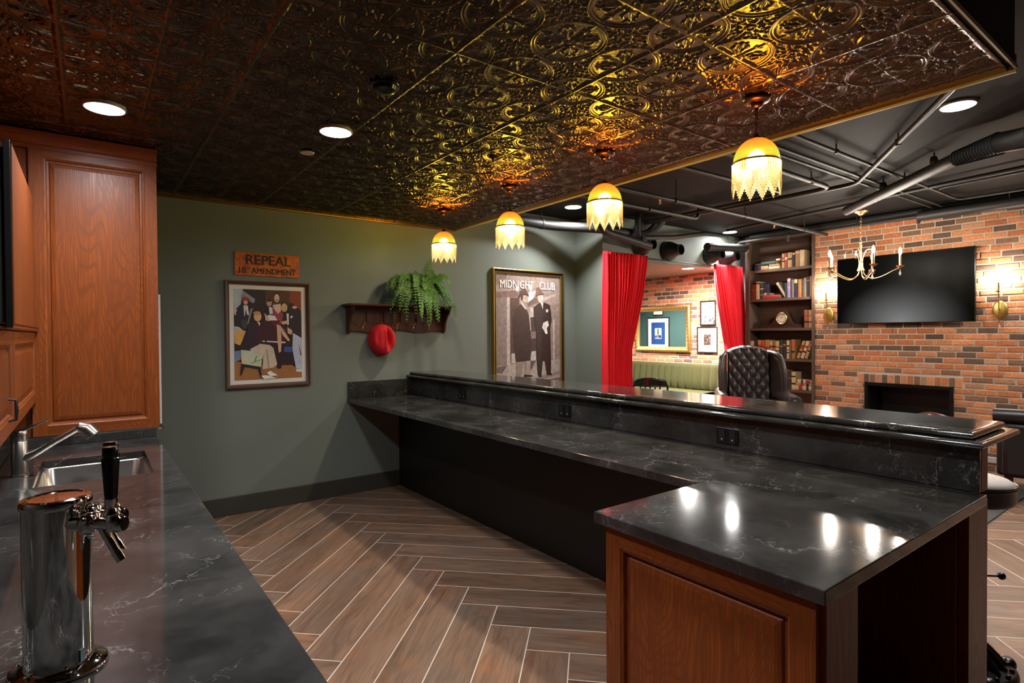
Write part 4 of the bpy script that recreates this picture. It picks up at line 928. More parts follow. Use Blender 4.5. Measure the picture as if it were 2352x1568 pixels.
def text_mesh(txt, size, mat, parent, loc, name='lettering', bold=.0, sx=1, depth=.0006, bold_x=0, ry=0):
    cu = bpy.data.curves.new('txt', 'FONT'); cu.body = txt; cu.size = size; cu.align_x = 'CENTER'; cu.offset = bold; cu.extrude = depth; cu.fill_mode = 'BOTH'
    to = bpy.data.objects.new('txt', cu); C.objects.link(to); bpy.context.view_layer.update()
    dg = bpy.context.evaluated_depsgraph_get(); me = bpy.data.meshes.new_from_object(to.evaluated_get(dg)); bpy.data.objects.remove(to)
    if bold_x:
        co = [tuple(v_.co) for v_ in me.vertices]; fc = [tuple(p_.vertices) for p_ in me.polygons]; nv_ = len(co); V2 = []; F2 = []
        for q_ in range(5):
            dx__ = (q_ - 2) / 2 * bold_x; V2 += [(c_[0] + dx__, c_[1] + (bold_x * .35 if q_ % 2 else -bold_x * .35), c_[2] + q_ * .00003) for c_ in co]; F2 += [tuple(i_ + q_ * nv_ for i_ in f_) for f_ in fc]
        me = bpy.data.meshes.new(name); me.from_pydata(V2, [], F2); me.update()
    me.materials.clear(); me.materials.append(mat); me.name = name
    o = bpy.data.objects.new(name, me); C.objects.link(o); o.parent = parent; o.location = loc; o.rotation_euler = (PI / 2, ry, 0); o.scale = (sx, 1, 1); return o
M['posterink'] = plain('pale_poster_lettering', srgb(238, 232, 226), .6)
text_mesh('MIDNIGHT   CLUB', .128, M['posterink'], gf, (-.01, -.0140, .49), 'poster_title', .0, .80, bold_x=.0022)
m = MB(); 
for k in range(9): m.box(.33 + k * .014, .338 + k * .014, -.0140, -.0130, -.632 + .004 * (k % 2), -.622 + .005 * ((k * 7) % 3))
m.build('signature', M['posterink'], gf)
sg = thing('metal_sign', 'orange rusted metal sign reading REPEAL 18TH AMENDMENT above the party picture', 'sign', (1.275, GY - .001, 2.137))
MB().box(-.266, .266, -.012, -.002, -.100, .100).build('plate', M['signplate'], sg, bevel=.003)
text_mesh('REPEAL', .118, M['ink'], sg, (.005, -.0125, .000), 'lettering', .0, .98, bold_x=.0032); text_mesh('18', .072, M['ink'], sg, (-.212, -.0125, -.078), 'lettering', .0, .95, bold_x=.0026); text_mesh('TH', .028, M['ink'], sg, (-.160, -.0125, -.047), 'lettering', .0, .95, bold_x=.0008); text_mesh('AMENDMENT', .070, M['ink'], sg, (.052, -.0125, -.078), 'lettering', .0, .86, bold_x=.0026)
for sx_ in (-1, 1): MB().at((sx_ * .255, -.012, .088)).lathe([(0, -.003), (.004, -.002), (.005, 0)], 10, axis='y', cap=False).build('nail', M['steel'], sg)
# ------------------------------------------------------------------ coat rack shelf, hat, fern
rk = thing('coat_rack_shelf', 'dark wood wall shelf with hooks below, carrying the fern', 'shelf', (2.52, GY, 1.54))
MB().box(-.585, .540, -.205, -.001, .255, .275).prism([(-.205, .275), (-.215, .268), (-.213, .258), (-.205, .252)], -.59, .545, 'yz').build('top_board', M['shelfwood'], rk, bevel=.002)
m = MB(); pts = []
for k in range(41):
    x = -.53 + 1.02 * k / 40; pts.append((x, .012 + .014 * math.cos(2 * PI * (k / 40) * 2) * (1 if 3 < k < 37 else .5)))
m.prism(pts + [(.49, .10), (-.53, .10)], -.022, -.001, 'xz'); m.box(-.53, .49, -.022, -.001, .21, .255)
xs = [-.53, -.335, -.155, .025, .205, .385]
for a in (-.53, -.345, -.165, .015, .195, .375): m.box(a, a + (.045 if a > -.52 else .05), -.022, -.001, .10, .21)
m.box(.44, .49, -.022, -.001, .10, .21)
m.build('back_board', M['shelfwood'], rk, bevel=.002)
MB().box(-.53, .49, -.008, -.0015, .09, .22).build('recessed_panel', M['shelfwood_z'], rk)
for x in (-.545, .49):
    br = [(-.001, .0), (-.03, -.01), (-.06, .008), (-.075, .04), (-.085, .10), (-.12, .16), (-.165, .20), (-.185, .235), (-.19, .255), (-.001, .255)]
    MB().prism(br, x, x + .018, 'yz').build('side_bracket', M['shelfwood_z'], rk, bevel=.001)
def hook(x):
    m = MB().box(x - .035, x + .035, -.026, -.022, .078, .088)
    m.lathe([(0, 0)], 3, cap=False)
    m.tube(sm([(x, -.024, .083), (x, -.055, .075), (x, -.062, .045), (x, -.050, .028), (x, -.045, .034)], 4), .0038, 8); m.sphere((x, -.045, .036), .006, 8, 6)
    for s in (-1, 1): m.tube([(x, -.026, .083), (x + s * .018, -.045, .086), (x + s * .022, -.062, .100)], .003, 8); m.sphere((x + s * .022, -.062, .102), .006, 8, 6)
    m.build('coat_hook', M['brass'], rk, smooth=True)
for x in (-.40, -.225, -.045, .135, .315): hook(x)
ht = thing('fedora_hat', 'red felt hat hanging from the second hook of the wall shelf', 'hat', (2.308, GY - .075, 1.478))
def hatf(u, v):
    a = 2 * PI * u; r = v
    R = (1, 1.02)[0]; sn = math.sin(a); x = .124 * r * math.cos(a) * (1 - .22 * max(0, -sn) ** 3); z = .148 * r * sn * (1 + .10 * max(0, -sn) ** 2)
    d = .105 * math.sqrt(max(0, 1 - r ** 4.2))
    cr = math.exp(-((x - .040 + z * .08) / .026) ** 2) * max(0, 1 - ((z + .0) / .12) ** 2); d -= .078 * cr
    d += .018 * math.exp(-((x + .002) / .014) ** 2) * (1 if z < .09 else .3) - .018 * math.exp(-((x + .075) / .02) ** 2) * max(0, 1 - abs(z) / .12)
    return (x, -d, z)
m = MB().grid(hatf, 64, 26); m.build('crown', M['redhat'], ht, smooth=True, sharp=180)
def brim(u, v):
    a = 2 * PI * u; r = .9 + v * .12; sn = math.sin(a); return (.122 * r * math.cos(a) * (1 - .22 * max(0, -sn) ** 3), .004 + .045 * v, .148 * r * sn * (1 + .12 * max(0, -sn) ** 2))
MB().grid(brim, 64, 4).build('brim', M['redhat'], ht, smooth=True, solid=.003)
fp = thing('potted_fern', 'green Boston fern spilling over the right half of the wall shelf', 'potted plant', (2.70, GY - .115, 1.816))
MB().lathe([(0, 0), (.055, 0), (.075, .11), (.078, .115), (.070, .115), (.066, .10), (0, .10)], 24, cap=False).build('pot', M['pot'], fp, smooth=True)
rf = random.Random(11)
for k in range(72):
    m = MB(); a = rf.uniform(-PI, 0.25) if k > 20 else rf.uniform(0, 2 * PI); L = rf.uniform(.16, .42); up = rf.uniform(.06, .28); drop = rf.uniform(.10, .46)
    if k == 0: a, L, up, drop = .30, .42, .48, -.02
    if k in (1, 2, 3): a, L, drop, up = -PI / 2 + (k - 2) * .3, .34, .42, .13
    dx_, dy_ = math.cos(a), math.sin(a) * .42 - .18
    if dy_ > .1: dy_ = .1
    P_ = []; N = 26
    for i in range(N + 1):
        s = i / N; h = .10 + up * math.sin(min(s * 2.1, PI / 2 + .3)) - drop * max(0, s - .3) ** 1.6 * 1.6
        if k == 0: h = .10 + .42 * s
        rr = L * (1 - (1 - s) ** 1.5) if k else .16 * s
        y_ = dy_ * rr * 1.15; y_ = min(y_, .10)
        P_.append(Vector((dx_ * rr * .95, y_, h)))
    m.tube(P_, [.0022] * 14 + [.0013] * (N + 1 - 14), 4)
    for i in range(2, N + 1):
        t_ = (P_[i] - P_[i - 1]).normalized(); sd = t_.cross(Vector((0, -.75, .66))).normalized(); s = i / N
        ln = .046 * math.sin(PI * min(1, .18 + s * .82)) ** .7 + .005
        for sg_ in (-1, 1):
            b = P_[i]; tip = b + sd * sg_ * ln + t_ * ln * .25 + Vector((0, 0, -.006)) + Vector((rf.uniform(-.004, .004), rf.uniform(-.006, .004), rf.uniform(-.005, .003)))
            mid = (b + tip) / 2; wd = t_ * .0075
            if P_[i].y > .10 or tip.y > .112: continue
            m.add([tuple(b - wd * .5), tuple(mid - wd * 1.1 + Vector((0, -.002, .002))), tuple(tip), tuple(mid + wd * 1.1 + Vector((0, -.002, .002))), tuple(b + wd * .5)], [(0, 1, 2, 3, 4)])
    m.build('frond', M['fern'], fp)

# ------------------------------------------------------------------ bookcase, books, clock
bk = thing('bookcase', 'tall built-in brown bookcase between the red curtain and the brick wall', 'bookcase', (BX, 4.13, 0))
o_ = (BX, 4.13, 0)
SH = [2.42, 2.00, 1.58, 1.15, .726, .30]
MB().box(BX - .012, 8.10, 4.567, 4.632, 0, 2.92).build('side_panel', M['case_z'], bk, off=o_, bevel=.002)
MB().box(BX - .012, 8.10, 3.634, 3.673, 0, 2.92).build('side_panel', M['case_z'], bk, off=o_, bevel=.002)
MB().box(8.08, 8.10, 3.673, 4.567, 0, 2.92).build('back_panel', M['case_y'], bk, off=o_)
MB().box(BX, 8.08, 3.673, 4.567, 0, .10).build('plinth', M['case_y'], bk, off=o_)
MB().box(BX, 8.08, 3.673, 4.567, 2.84, 2.92).build('top_panel', M['case_y'], bk, off=o_)
for z in SH: MB().box(BX, 8.08, 3.674, 4.566, z - .036, z).build('shelf', M['case_y'], bk, off=o_, bevel=.001)
BCOL = {}
def bmat(c):
    if c not in BCOL: BCOL[c] = plain('book_cloth_%d_%d_%d' % c, tuple(x * .8 for x in srgb(*c)), .6, vary=.18, scale=40)
    return BCOL[c]
TAN, TAN2, CRM, RED, BLK, GRN, NVY, BRN, TAU, ORG = (186, 142, 84), (160, 116, 62), (214, 186, 142), (158, 48, 34), (30, 24, 22), (30, 62, 52), (32, 38, 58), (104, 52, 34), (122, 104, 88), (196, 88, 44)
ORD = ['first', 'second', 'third', 'fourth', 'fifth', 'sixth', 'seventh', 'eighth', 'ninth', 'tenth', 'eleventh', 'twelfth', 'thirteenth', 'fourteenth', 'fifteenth', 'sixteenth', 'seventeenth', 'eighteenth']
def book(y, z, thk, h, col, bands=(), lab='', group='', lean=0, lying=False, dep=.17, x=None):
    """spine faces -X; local: thickness along y, height along z"""
    t = thing('book', lab, 'book', (BX + .012 if x is None else x, y, z), group=group)
    if lean or lying: t.rotation_euler = (PI / 2 if lying else lean, 0, 0)
    c = thk / 2; m = MB()
    m.box(.004, dep, -c, -c + .0025, 0, h); m.box(.004, dep, c - .0025, c, 0, h)
    sp = [(.004, -c), (.0015, -c * .75), (0, -c * .35), (0, c * .35), (.0015, c * .75), (.004, c), (.008, c), (.008, -c)]
    m.prism(sp, 0, h, 'xy'); m.build('cover', bmat(col), t)
    MB().box(.008, dep - .004, -c + .0025, c - .0025, .003, h - .003).build('pages', M['paperblock'], t)
    for (a, b, bc_) in bands:
        sp2 = [(p[0] - .0006, p[1] * 1.005) for p in sp[:6]] + [(.006, c * 1.005), (.006, -c * 1.005)]
        MB().prism(sp2, h * a, h * b, 'xy').build('spine_label', bmat(bc_), t)
    return t
LAW = ((.58, .74, RED), (.40, .50, BLK))
def row(shelf, z, items, grp, where):
    ups = 0
    for (ya, yb, h, col, cn, bands, lean) in items:
        lab = '%s book %s, %s on %s' % (cn, 'leaning' if lean else 'standing', ORD[ups], where); ups += 1
        if lean: book((ya + yb) / 2, z + .006, abs(yb - ya), h, col, bands, lab, grp, lean=lean)
        else: book((ya + yb) / 2, z, abs(ya - yb) - .0015, h, col, bands, lab, grp)
Y = lambda px: 4.567 - (px - 1722) * .006252
# second shelf
q = lambda a, b: (Y(1710 + a / 11.2), Y(1710 + b / 11.2))
it = [(*q(145, 285), .222, BRN, 'brown-red', ((.60, .63, ORG),), 0), (*q(292, 392), .255, CRM, 'cream', ((.85, .95, BRN),), 0), (*q(400, 500), .235, GRN, 'dark green speckled', ((.25, .28, CRM), (.6, .66, CRM)), 0),
      (*q(1050, 1114), .21, (34, 46, 40), 'very dark green', (), 0), (*q(1120, 1200), .268, (150, 130, 170), 'lilac and white', ((.84, .97, CRM), (.50, .53, CRM)), 0), (*q(1222, 1290), .245, TAU, 'taupe', (), 0), (*q(1295, 1370), .250, NVY, 'navy with cream top', ((.78, .99, CRM),), 0),
      (*q(1385, 1478), .245, TAN2, 'golden brown', ((.05, .22, ORG),), 0), (*q(1480, 1520), .245, (72, 42, 26), 'dark brown', (), 0), (*q(1522, 1588), .258, TAU, 'grey-brown', (), 0), (*q(1592, 1665), .268, (52, 66, 66), 'slate green', ((.8, .82, CRM),), 0), (*q(1668, 1732), .275, (168, 122, 84), 'light brown', (), 0)]
row(1, 2.00, it, 'books on the second shelf from the top', 'the second shelf from the top')
ya, yb = q(1085, 1035)
book(ya, 2.012, .034, .245, (176, 158, 130), ((.9, .97, CRM),), 'beige book leaning far left on the second shelf from the top', 'books on the second shelf from the top', lean=-math.radians(32))
ya, yb = q(480, 930)
b_ = book(ya, 2.00 + .026, .050, ya - yb, (176, 46, 34), (), 'bright red book lying flat on the second shelf from the top', 'books on the second shelf from the top', lying=True)
ya, yb = q(505, 690)
book(ya, 2.051 + .017, .032, .105, (74, 80, 76), ((.1, .4, CRM),), 'small grey-green book lying on the red book', 'books on the second shelf from the top', lying=True, dep=.12)
ya, yb = q(505, 660); book((ya + yb) / 2, 2.085, ya - yb, .128, (22, 24, 40), (), 'small navy book standing on the lying books of the second shelf', 'books on the second shelf from the top', dep=.05)
# top shelf
it = [(*q(985, 1055), .20, TAN, 'tan', LAW, 0), (*q(1057, 1125), .205, RED, 'dark red', ((.55, .7, CRM),), 0), (*q(1130, 1242), .205, TAN, 'tan', ((.5, .62, BLK),), 0), (*q(1250, 1312), .212, BLK, 'black', ((.8, .9, CRM),), 0), (*q(1322, 1425), .222, TAN2, 'golden brown', ((.82, .92, CRM),), 0), (*q(1430, 1540), .222, CRM, 'cream', (), 0)]
row(0, 2.42, it, 'books on the top shelf', 'the top shelf of the bookcase')
for (a, b, zz, th_, col, cn) in ((250, 430, 0, .05, (28, 34, 62), 'navy blue book lying at the left end, lowest of its pile'), (255, 430, .051, .045, (30, 26, 30), 'black book lying on the navy blue book'), (435, 625, 0, .055, TAN, 'short tan book lying beside the navy pile'), (640, 925, 0, .036, CRM, 'wide cream book lying in the middle'), (650, 920, .037, .030, TAN2, 'wide brown book lying on the wide cream book'), (440, 820, .068, .042, (24, 58, 50), 'dark green book lying across the tan piles'), (835, 930, .111, .028, CRM, 'tiny cream book lying on top')):
    ya, yb = q(a, b); zz += .0; book(ya, 2.42 + zz + th_ / 2 + .0005, th_, ya - yb, col, (), cn + ', top shelf', 'books on the top shelf', lying=True, dep=.15)
# shelf with clock
q = lambda a, b: (Y(1710 + a / 10.45), Y(1710 + b / 10.45))
row(2, 1.58, [(*q(1435, 1532), .242, (150, 84, 54), 'red-brown', ((.62, .70, RED), (.27, .38, BLK)), 0), (*q(1536, 1632), .238, TAN, 'tan', ((.62, .72, ORG), (.27, .37, (104, 52, 34))), 0)], 'books beside the mantel clock', 'the shelf with the mantel clock')
ck = thing('mantel_clock', 'dark wooden tambour mantel clock with round cream dial on the bookcase', 'clock', (BX + .02, 4.105, 1.58)); ck.scale = (1.25, 1.3, 1.38)
pts = []
for k in range(61):
    y_ = -.21 + .42 * k / 60; h = .016 + .030 * math.exp(-(y_ / .13) ** 4) + .125 * math.exp(-(abs(y_) / .082) ** 3.2) * 1.0; h = min(h, .016 + .142)
    pts.append((y_, h + .012))
MB().prism([(-.21, .012)] + pts + [(.21, .012)], .012, .105, 'yz').build('case', M['clockwood'], ck, bevel=.003)
MB().box(.004, .112, -.215, .215, .0, .013).build('base', M['clockwood'], ck, bevel=.003)
MB().at((.012, 0, .098)).lathe([(.052, 0), (.058, -.003), (.060, -.008), (.056, -.012), (.052, -.009)], 36, axis='x', cap=False).build('bezel', M['gold'], ck, smooth=True)
MB().at((.010, 0, .098)).lathe([(0, -.001), (.053, -.001)], 36, axis='x', cap=False).build('dial', M['dial'], ck)
m = MB()
for k in range(12):
    a = k * PI / 6; m.at((.0085, .042 * math.sin(a), .098 + .042 * math.cos(a)), rx=-a).box(-.0005, .0005, -.0022, .0022, -.006, .006)
m.at((.0082, 0, .098), rx=-.9).box(-.0006, .0006, -.002, .002, 0, .026); m.at((.0080, 0, .098), rx=.25).box(-.0006, .0006, -.0015, .0015, 0, .038); m.build('hands', M['ink'], ck)
# fourth shelf
it = [(*q(92, 122), .235, RED, 'thin red', (), 0), (*q(125, 222), .245, CRM, 'cream', LAW, 0), (*q(226, 288), .245, (46, 44, 46), 'charcoal', (), 0), (*q(310, 402), .258, TAN, 'tan', LAW, 0), (*q(405, 497), .250, ORG, 'orange', ((.6, .7, RED),), 0), (*q(500, 612), .262, TAN, 'pale tan', ((.5, .62, RED),), 0), (*q(615, 690), .248, CRM, 'cream', LAW, 0), (*q(692, 760), .250, TAN2, 'golden brown', ((.62, .72, BLK),), 0), (*q(762, 848), .248, CRM, 'cream', ((.6, .7, ORG), (.4, .46, BLK)), 0),
      (*q(865, 940), .262, (26, 66, 58), 'teal green', ((.62, .70, ORG),), 0), (*q(945, 1018), .256, (44, 40, 34), 'near black', ((.7, .8, ORG),), 0), (*q(1028, 1094), .256, CRM, 'cream', ((.66, .74, BLK), (.30, .36, BLK), (.46, .5, RED)), 0), (*q(1102, 1132), .262, (130, 96, 76), 'thin brown', (), 0), (*q(1140, 1222), .268, TAN2, 'golden brown', ((.66, .9, ORG), (.32, .42, BLK)), 0), (*q(1560, 1622), .235, (22, 44, 40), 'dark green', (), 0)]
row(3, 1.15, it, 'books on the fourth shelf', 'the fourth shelf, behind the wing chair')
for (a, b, col, cn, bd) in ((1235, 1310, TAN, 'tan book with red label leaning right', ((.55, .78, RED), (.32, .44, BLK))), (1325, 1405, CRM, 'cream book with red and black labels leaning right', ((.62, .74, (170, 50, 60)), (.34, .44, BLK))), (1418, 1490, TAN, 'tan book leaning right against the dark green book', ((.60, .9, ORG), (.40, .48, BLK)))):
    ya, yb = q(a, b); book((ya + yb) / 2 - .012, 1.156 + .006, (ya - yb) * .88, .248, col, bd, cn + ', fourth shelf', 'books on the fourth shelf', lean=math.radians(20))
# fifth shelf
q = lambda a, b: (Y(1770 + a / 14.25), Y(1770 + b / 14.25))
it = [(*q(252, 285), .235, TAU, 'thin grey', (), 0), (*q(290, 375), .262, (24, 48, 40), 'dark green', (), 0), (*q(380, 478), .268, TAN, 'tan', ((.5, .56, BLK),), 0), (*q(482, 576), .266, TAN2, 'golden brown', ((.62, .70, RED),), 0), (*q(580, 700), .245, (38, 56, 58), 'slate blue', ((.58, .68, RED),), 0), (*q(706, 835), .245, CRM, 'cream', ((.70, .78, BLK), (.28, .38, BLK)), 0)]
row(4, .726, it, 'books on the fifth shelf', 'the fifth shelf, lowest one visible')
for (a, b, zz, th_, bd, cn, col) in ((842, 1366, 0, .060, ((.18, .4, RED), (.62, .76, BLK)), 'thick cream law book lying lowest of the pile', CRM), (846, 1366, .061, .033, ((.25, .5, RED), (.60, .78, BLK)), 'tan law book lying in the middle of the pile', TAN), (890, 1366, .095, .046, ((.25, .38, BLK), (.55, .85, (140, 50, 50))), 'cream law book lying topmost of the pile', CRM)):
    ya, yb = q(a, b); book(ya, .726 + zz + th_ / 2 + .0005, th_, ya - yb, col, bd, cn + ' on the fifth shelf', 'books on the fifth shelf', lying=True)

# ------------------------------------------------------------------ fireplace, television, sconces, cords
fpz = thing('fireplace', 'black linear fireplace insert set low in the brick wall', 'fireplace', (BX, 2.569, .38)); o_ = (BX, 2.569, .38)
m = MB().box(BX + .001, BX + .45, 2.127, 2.15, .385, .875).box(BX + .001, BX + .45, 2.988, 3.01, .385, .875).box(BX + .001, BX + .45, 2.15, 2.988, .85, .875).box(BX + .001, BX + .45, 2.15, 2.988, .385, .40).box(BX + .43, BX + .45, 2.15, 2.988, .40, .85)
m.build('firebox', M['blackmatt'], fpz, off=o_)
m = MB().box(BX - .012, BX + .004, 2.112, 2.15, .37, .892).box(BX - .012, BX + .004, 2.988, 3.026, .37, .892).box(BX - .012, BX + .004, 2.15, 2.988, .858, .892).box(BX - .012, BX + .004, 2.15, 2.988, .37, .41)
m.build('trim_frame', M['blackplastic'], fpz, off=o_, bevel=.002)
m = MB()
for k in range(4): m.tube([(BX + .2, 2.25 + k * .18, .43), (BX + .25 + .03 * (k % 2), 2.42 + k * .17, .45)], .03, 10)
m.build('logs', plain('charred_log', (.05, .03, .02), .8), fpz, off=o_, smooth=True)
MB().add([(BX + .003, 2.15, .41), (BX + .003, 2.988, .41), (BX + .003, 2.988, .858), (BX + .003, 2.15, .858)], [(0, 1, 2, 3)]).build('glass_front', M['glazing'], fpz, off=o_)
tw = thing('television', 'large black wall television on the brick wall behind the chandelier', 'television', (BX - .06, 2.607, 2.034))
MB().box(-.028, .012, -.708, .708, -.412, .412).box(.012, .055, -.30, .30, -.22, .22).build('cabinet', M['blackplastic'], tw, bevel=.003)
m = MB(); m.add([(0, -.700, -.0), (0, .700, -.0), (0, .700, .808), (0, -.700, .808)], [(0, 1, 2, 3)]); s_ = m.build('screen', M['screen'], tw); s_.location = (-.0285, 0, -.404)
for (y, z1, lab) in ((2.33, 1.50, 'thin dark cord hanging below the wall television, left one'), (2.10, 1.51, 'thin dark cord hanging below the wall television, right one')):
    y = {2.33: 2.72, 2.10: 2.46}[y]
    tag(MB().tube([(BX - .012, y, 1.63), (BX - .010, y - .004, 1.58), (BX - .010, y + .002, z1)], .0022, 6).build('power_cable', M['blackmatt'], smooth=True), lab, 'cord')
def crystal(parent, loc, s=1):
    MB().lathe([(0, 0), (.0022, -.003), (.0022, -.008), (.0045, -.014), (.010, -.034), (.0085, -.042), (.004, -.050), (0, -.053)], 8, cap=False).build('crystal_drop', M['crystal'], parent).location = loc
    for c in parent.children:
        if tuple(round(a, 5) for a in c.location) == tuple(round(a, 5) for a in loc) and c.name.startswith('crystal'): c.scale = (s, s, s)
def sconce(y, lab):
    t = thing('wall_sconce', lab, 'wall lamp', (BX - .004, y, 1.74), group='brass wall sconces beside the television')
    m = MB().lathe([(0, -.020), (.03, -.019), (.058, -.012), (.068, -.004), (.070, 0)], 36, axis='x', cap=False, sy=1.45, sx=1) if False else MB()
    prof = [(0, -.020), (.03, -.018), (.056, -.012), (.066, -.005), (.068, 0)]
    vs = []; fs = []; n = 36
    for (r, h) in prof:
        for k in range(n): a = 2 * PI * k / n; vs.append((h, r * math.cos(a) * .98, r * 1.5 * math.sin(a)))
    for i in range(len(prof) - 1):
        for k in range(n): fs.append((i * n + k, i * n + (k + 1) % n, (i + 1) * n + (k + 1) % n, (i + 1) * n + k))
    m.add(vs, fs); m.build('back_plate', M['gold'], t, smooth=True)
    m = MB().tube([(-.03, 0, -.13), (-.045, 0, -.06), (-.05, 0, .02), (-.052, 0, .12), (-.062, 0, .17), (-.075, 0, .19)], .005, 10); m.tube([(-.005, 0, .0), (-.05, 0, .02)], .007, 8); m.sphere((-.05, 0, .12), .010, 10, 8)
    m.at((-.075, 0, .185)).lathe([(0, 0), (.010, .002), (.020, .012), (.024, .016), (.012, .018), (0, .018)], 16, cap=False); m.build('arm', M['brass'], t, smooth=True)
    MB().at((-.075, 0, .20)).lathe([(.0, 0), (.0115, 0), (.0115, .095), (.0, .095)], 16, cap=False).build('candle_sleeve', M['brass'], t, smooth=True)
    MB().at((-.075, 0, .295)).lathe([(0, 0), (.007, .003), (.014, .020), (.015, .032), (.009, .055), (.003, .072), (0, .075)], 14, cap=False).build('bulb', M['sconcebulb'], t, smooth=True)
    crystal(t, (-.03, 0, -.14), 1.1)
    MB().tube([(-.03, 0, -.125), (-.03, 0, -.142)], .0012, 5).build('hook', M['brass'], t)
    return t
s1_ = sconce(1.71, 'brass candle sconce with oval back plate, right of the wall television')
dup(s1_, (BX - .004, 3.455, 1.74), label='brass candle sconce with oval back plate, beside the bookcase left of the television')
# chandelier
ch = thing('chandelier', 'brass five-arm candle chandelier with crystal drops in front of the television', 'chandelier', (6.50, 2.56, 0))
ang0 = math.radians(-68.5)
m = MB().lathe([(0, 2.74), (.02, 2.742), (.030, 2.752), (.062, 2.770), (.068, 2.776), (.0, 2.778)], 28, cap=False); m.tube([(0, 0, 2.776), (0, 0, 2.79)], .03, 12); m.build('canopy', M['brass'], ch, smooth=True)
m = MB()
for k in range(9):
    z = 2.735 - k * .030; pts = []
    for q_ in range(11):
        a = 2 * PI * q_ / 10; e = (.008 * math.cos(a), .019 * math.sin(a)); pts.append((e[0], 0, z - .015 + e[1]) if k % 2 else (0, e[0], z - .015 + e[1]))
    m.tube(pts, .0025, 6, cap=False)
m.build('chain', M['brass'], ch, smooth=True)
m = MB().tube([(0, 0, 2.455), (0, 0, 2.16)], .0075, 12); m.lathe([(0, 2.47), (.006, 2.465), (.012, 2.455), (.006, 2.44), (.0, 2.44)], 14, cap=False); m.lathe([(.030, 2.155), (.036, 2.16), (.022, 2.20), (.018, 2.24), (.010, 2.26)], 20, cap=False); m.build('stem', M['brass'], ch, smooth=True)
for k in range(5):
    a = ang0 + k * 2 * PI / 5; ca, sa = math.cos(a), math.sin(a); R = lambda r, z: (r * .885 * ca, r * .885 * sa, z)
    ar = MB().tube(sm([R(.018, 2.24), R(.020, 2.17), R(.035, 2.12), R(.085, 2.082), R(.15, 2.075), R(.23, 2.10), R(.31, 2.14), R(.375, 2.168)], 4), .0050, 10)
    ar.at(R(.385, 2.165)).lathe([(0, 0), (.010, .002), (.024, .010), (.034, .022), (.036, .026), (.014, .020), (.012, .034), (0, .034)], 18, cap=False)
    A = ar.build('arm', M['brass'], ch, smooth=True)
    MB().at(R(.385, 2.195)).lathe([(0, 0), (.0105, 0), (.0105, .105), (0, .105)], 14, cap=False).build('candle_sleeve', M['brass'], A, smooth=True)
    MB().at(R(.385, 2.300)).lathe([(0, 0), (.007, .003), (.014, .020), (.015, .032), (.009, .055), (.003, .072), (0, .075)], 14, cap=False).build('bulb', M['bulb'], A, smooth=True)
    crystal(A, R(.385, 2.155), 1.3)
    a2 = a + PI / 5; R2 = lambda r, z: (r * math.cos(a2), r * math.sin(a2), z)
    B = MB().tube(sm([R2(.016, 2.20), R2(.020, 2.28), R2(.045, 2.355), R2(.085, 2.385), R2(.125, 2.375), R2(.14, 2.362)], 4), .0040, 8).build('upper_scroll', M['brass'], ch, smooth=True)
    crystal(B, R2(.14, 2.36), 1.15)
for v_ in (2.45,): crystal(ch, (.012, .0, v_), .9)
# ------------------------------------------------------------------ booth: banquette, mirror, pictures, table, chair
bq = thing('banquette', 'olive green channel-tufted velvet banquette under the gilt mirror', 'banquette seat', (7.6, 6.4, 0)); o_ = (7.6, 6.4, 0)
path = [(8.0, 9.3), (8.0, 8.0), (8.0, 7.0), (8.0, 6.0), (8.0, 4.945)]
def spl(pts, n):
    P_ = [Vector((*p, 0)) for p in pts]; L = [0]
    for a, b in zip(P_, P_[1:]): L.append(L[-1] + (b - a).length)
    out = []
    for k in range(n + 1):
        s = L[-1] * k / n; i = max(0, min(len(P_) - 2, next((j for j in range(len(L) - 1) if L[j + 1] >= s), len(L) - 2)))
        u = (s - L[i]) / (L[i + 1] - L[i]); p0 = P_[max(i - 1, 0)]; p1 = P_[i]; p2 = P_[i + 1]; p3 = P_[min(i + 2, len(P_) - 1)]
        out.append(.5 * ((2 * p1) + (-p0 + p2) * u + (2 * p0 - 5 * p1 + 4 * p2 - p3) * u * u + (-p0 + 3 * p1 - 3 * p2 + p3) * u ** 3))
    return out, L[-1]
SP, LT = spl(path, 320)
def nrm(i):
    t = (SP[min(i + 1, 320)] - SP[max(i - 1, 0)]).normalized(); return Vector((t.y, -t.x, 0)) * 1
NB = [nrm(i) for i in range(321)]
if NB[10].x > 0: NB = [-n for n in NB]
prof = [(.02, .50), (.10, .58), (.115, .70), (.10, .82), (.085, .92), (.075, .98), (.055, 1.008), (.02, 1.014), (-.02, 1.0), (-.03, .9), (-.03, .5)]
def bf(u, v):
    i = int(u * 320); j = v * (len(prof) - 1); a = int(min(j, len(prof) - 2)); f = j - a
    d = prof[a][0] * (1 - f) + prof[a + 1][0] * f; z = prof[a][1] * (1 - f) + prof[a + 1][1] * f
    ch_ = abs(math.sin(PI * (u * LT) / .135)) ** .55
    if d > 0.03 or z > 1.0: d += .050 * (ch_ - .6); z += .010 * (ch_ - .6) * (z > .95)
    p = SP[i] + NB[i] * d; return (p.x, p.y, z)
m = MB(); vs = []
m.grid(bf, 320, 20); m.build('channel_back', M['velvet'], bq, smooth=True, sharp=180, off=o_)
pf2 = [(.10, .50), (.10, .585), (.14, .598), (.30, .602), (.50, .598), (.545, .585), (.565, .555), (.56, .52), (.54, .50)]
def sf(u, v):
    i = int(u * 60) * 5; j = v * (len(pf2) - 1); a = int(min(j, len(pf2) - 2)); f = j - a
    d = pf2[a][0] * (1 - f) + pf2[a + 1][0] * f; z = pf2[a][1] * (1 - f) + pf2[a + 1][1] * f
    p = SP[i] + NB[i] * d; return (p.x, p.y, z)
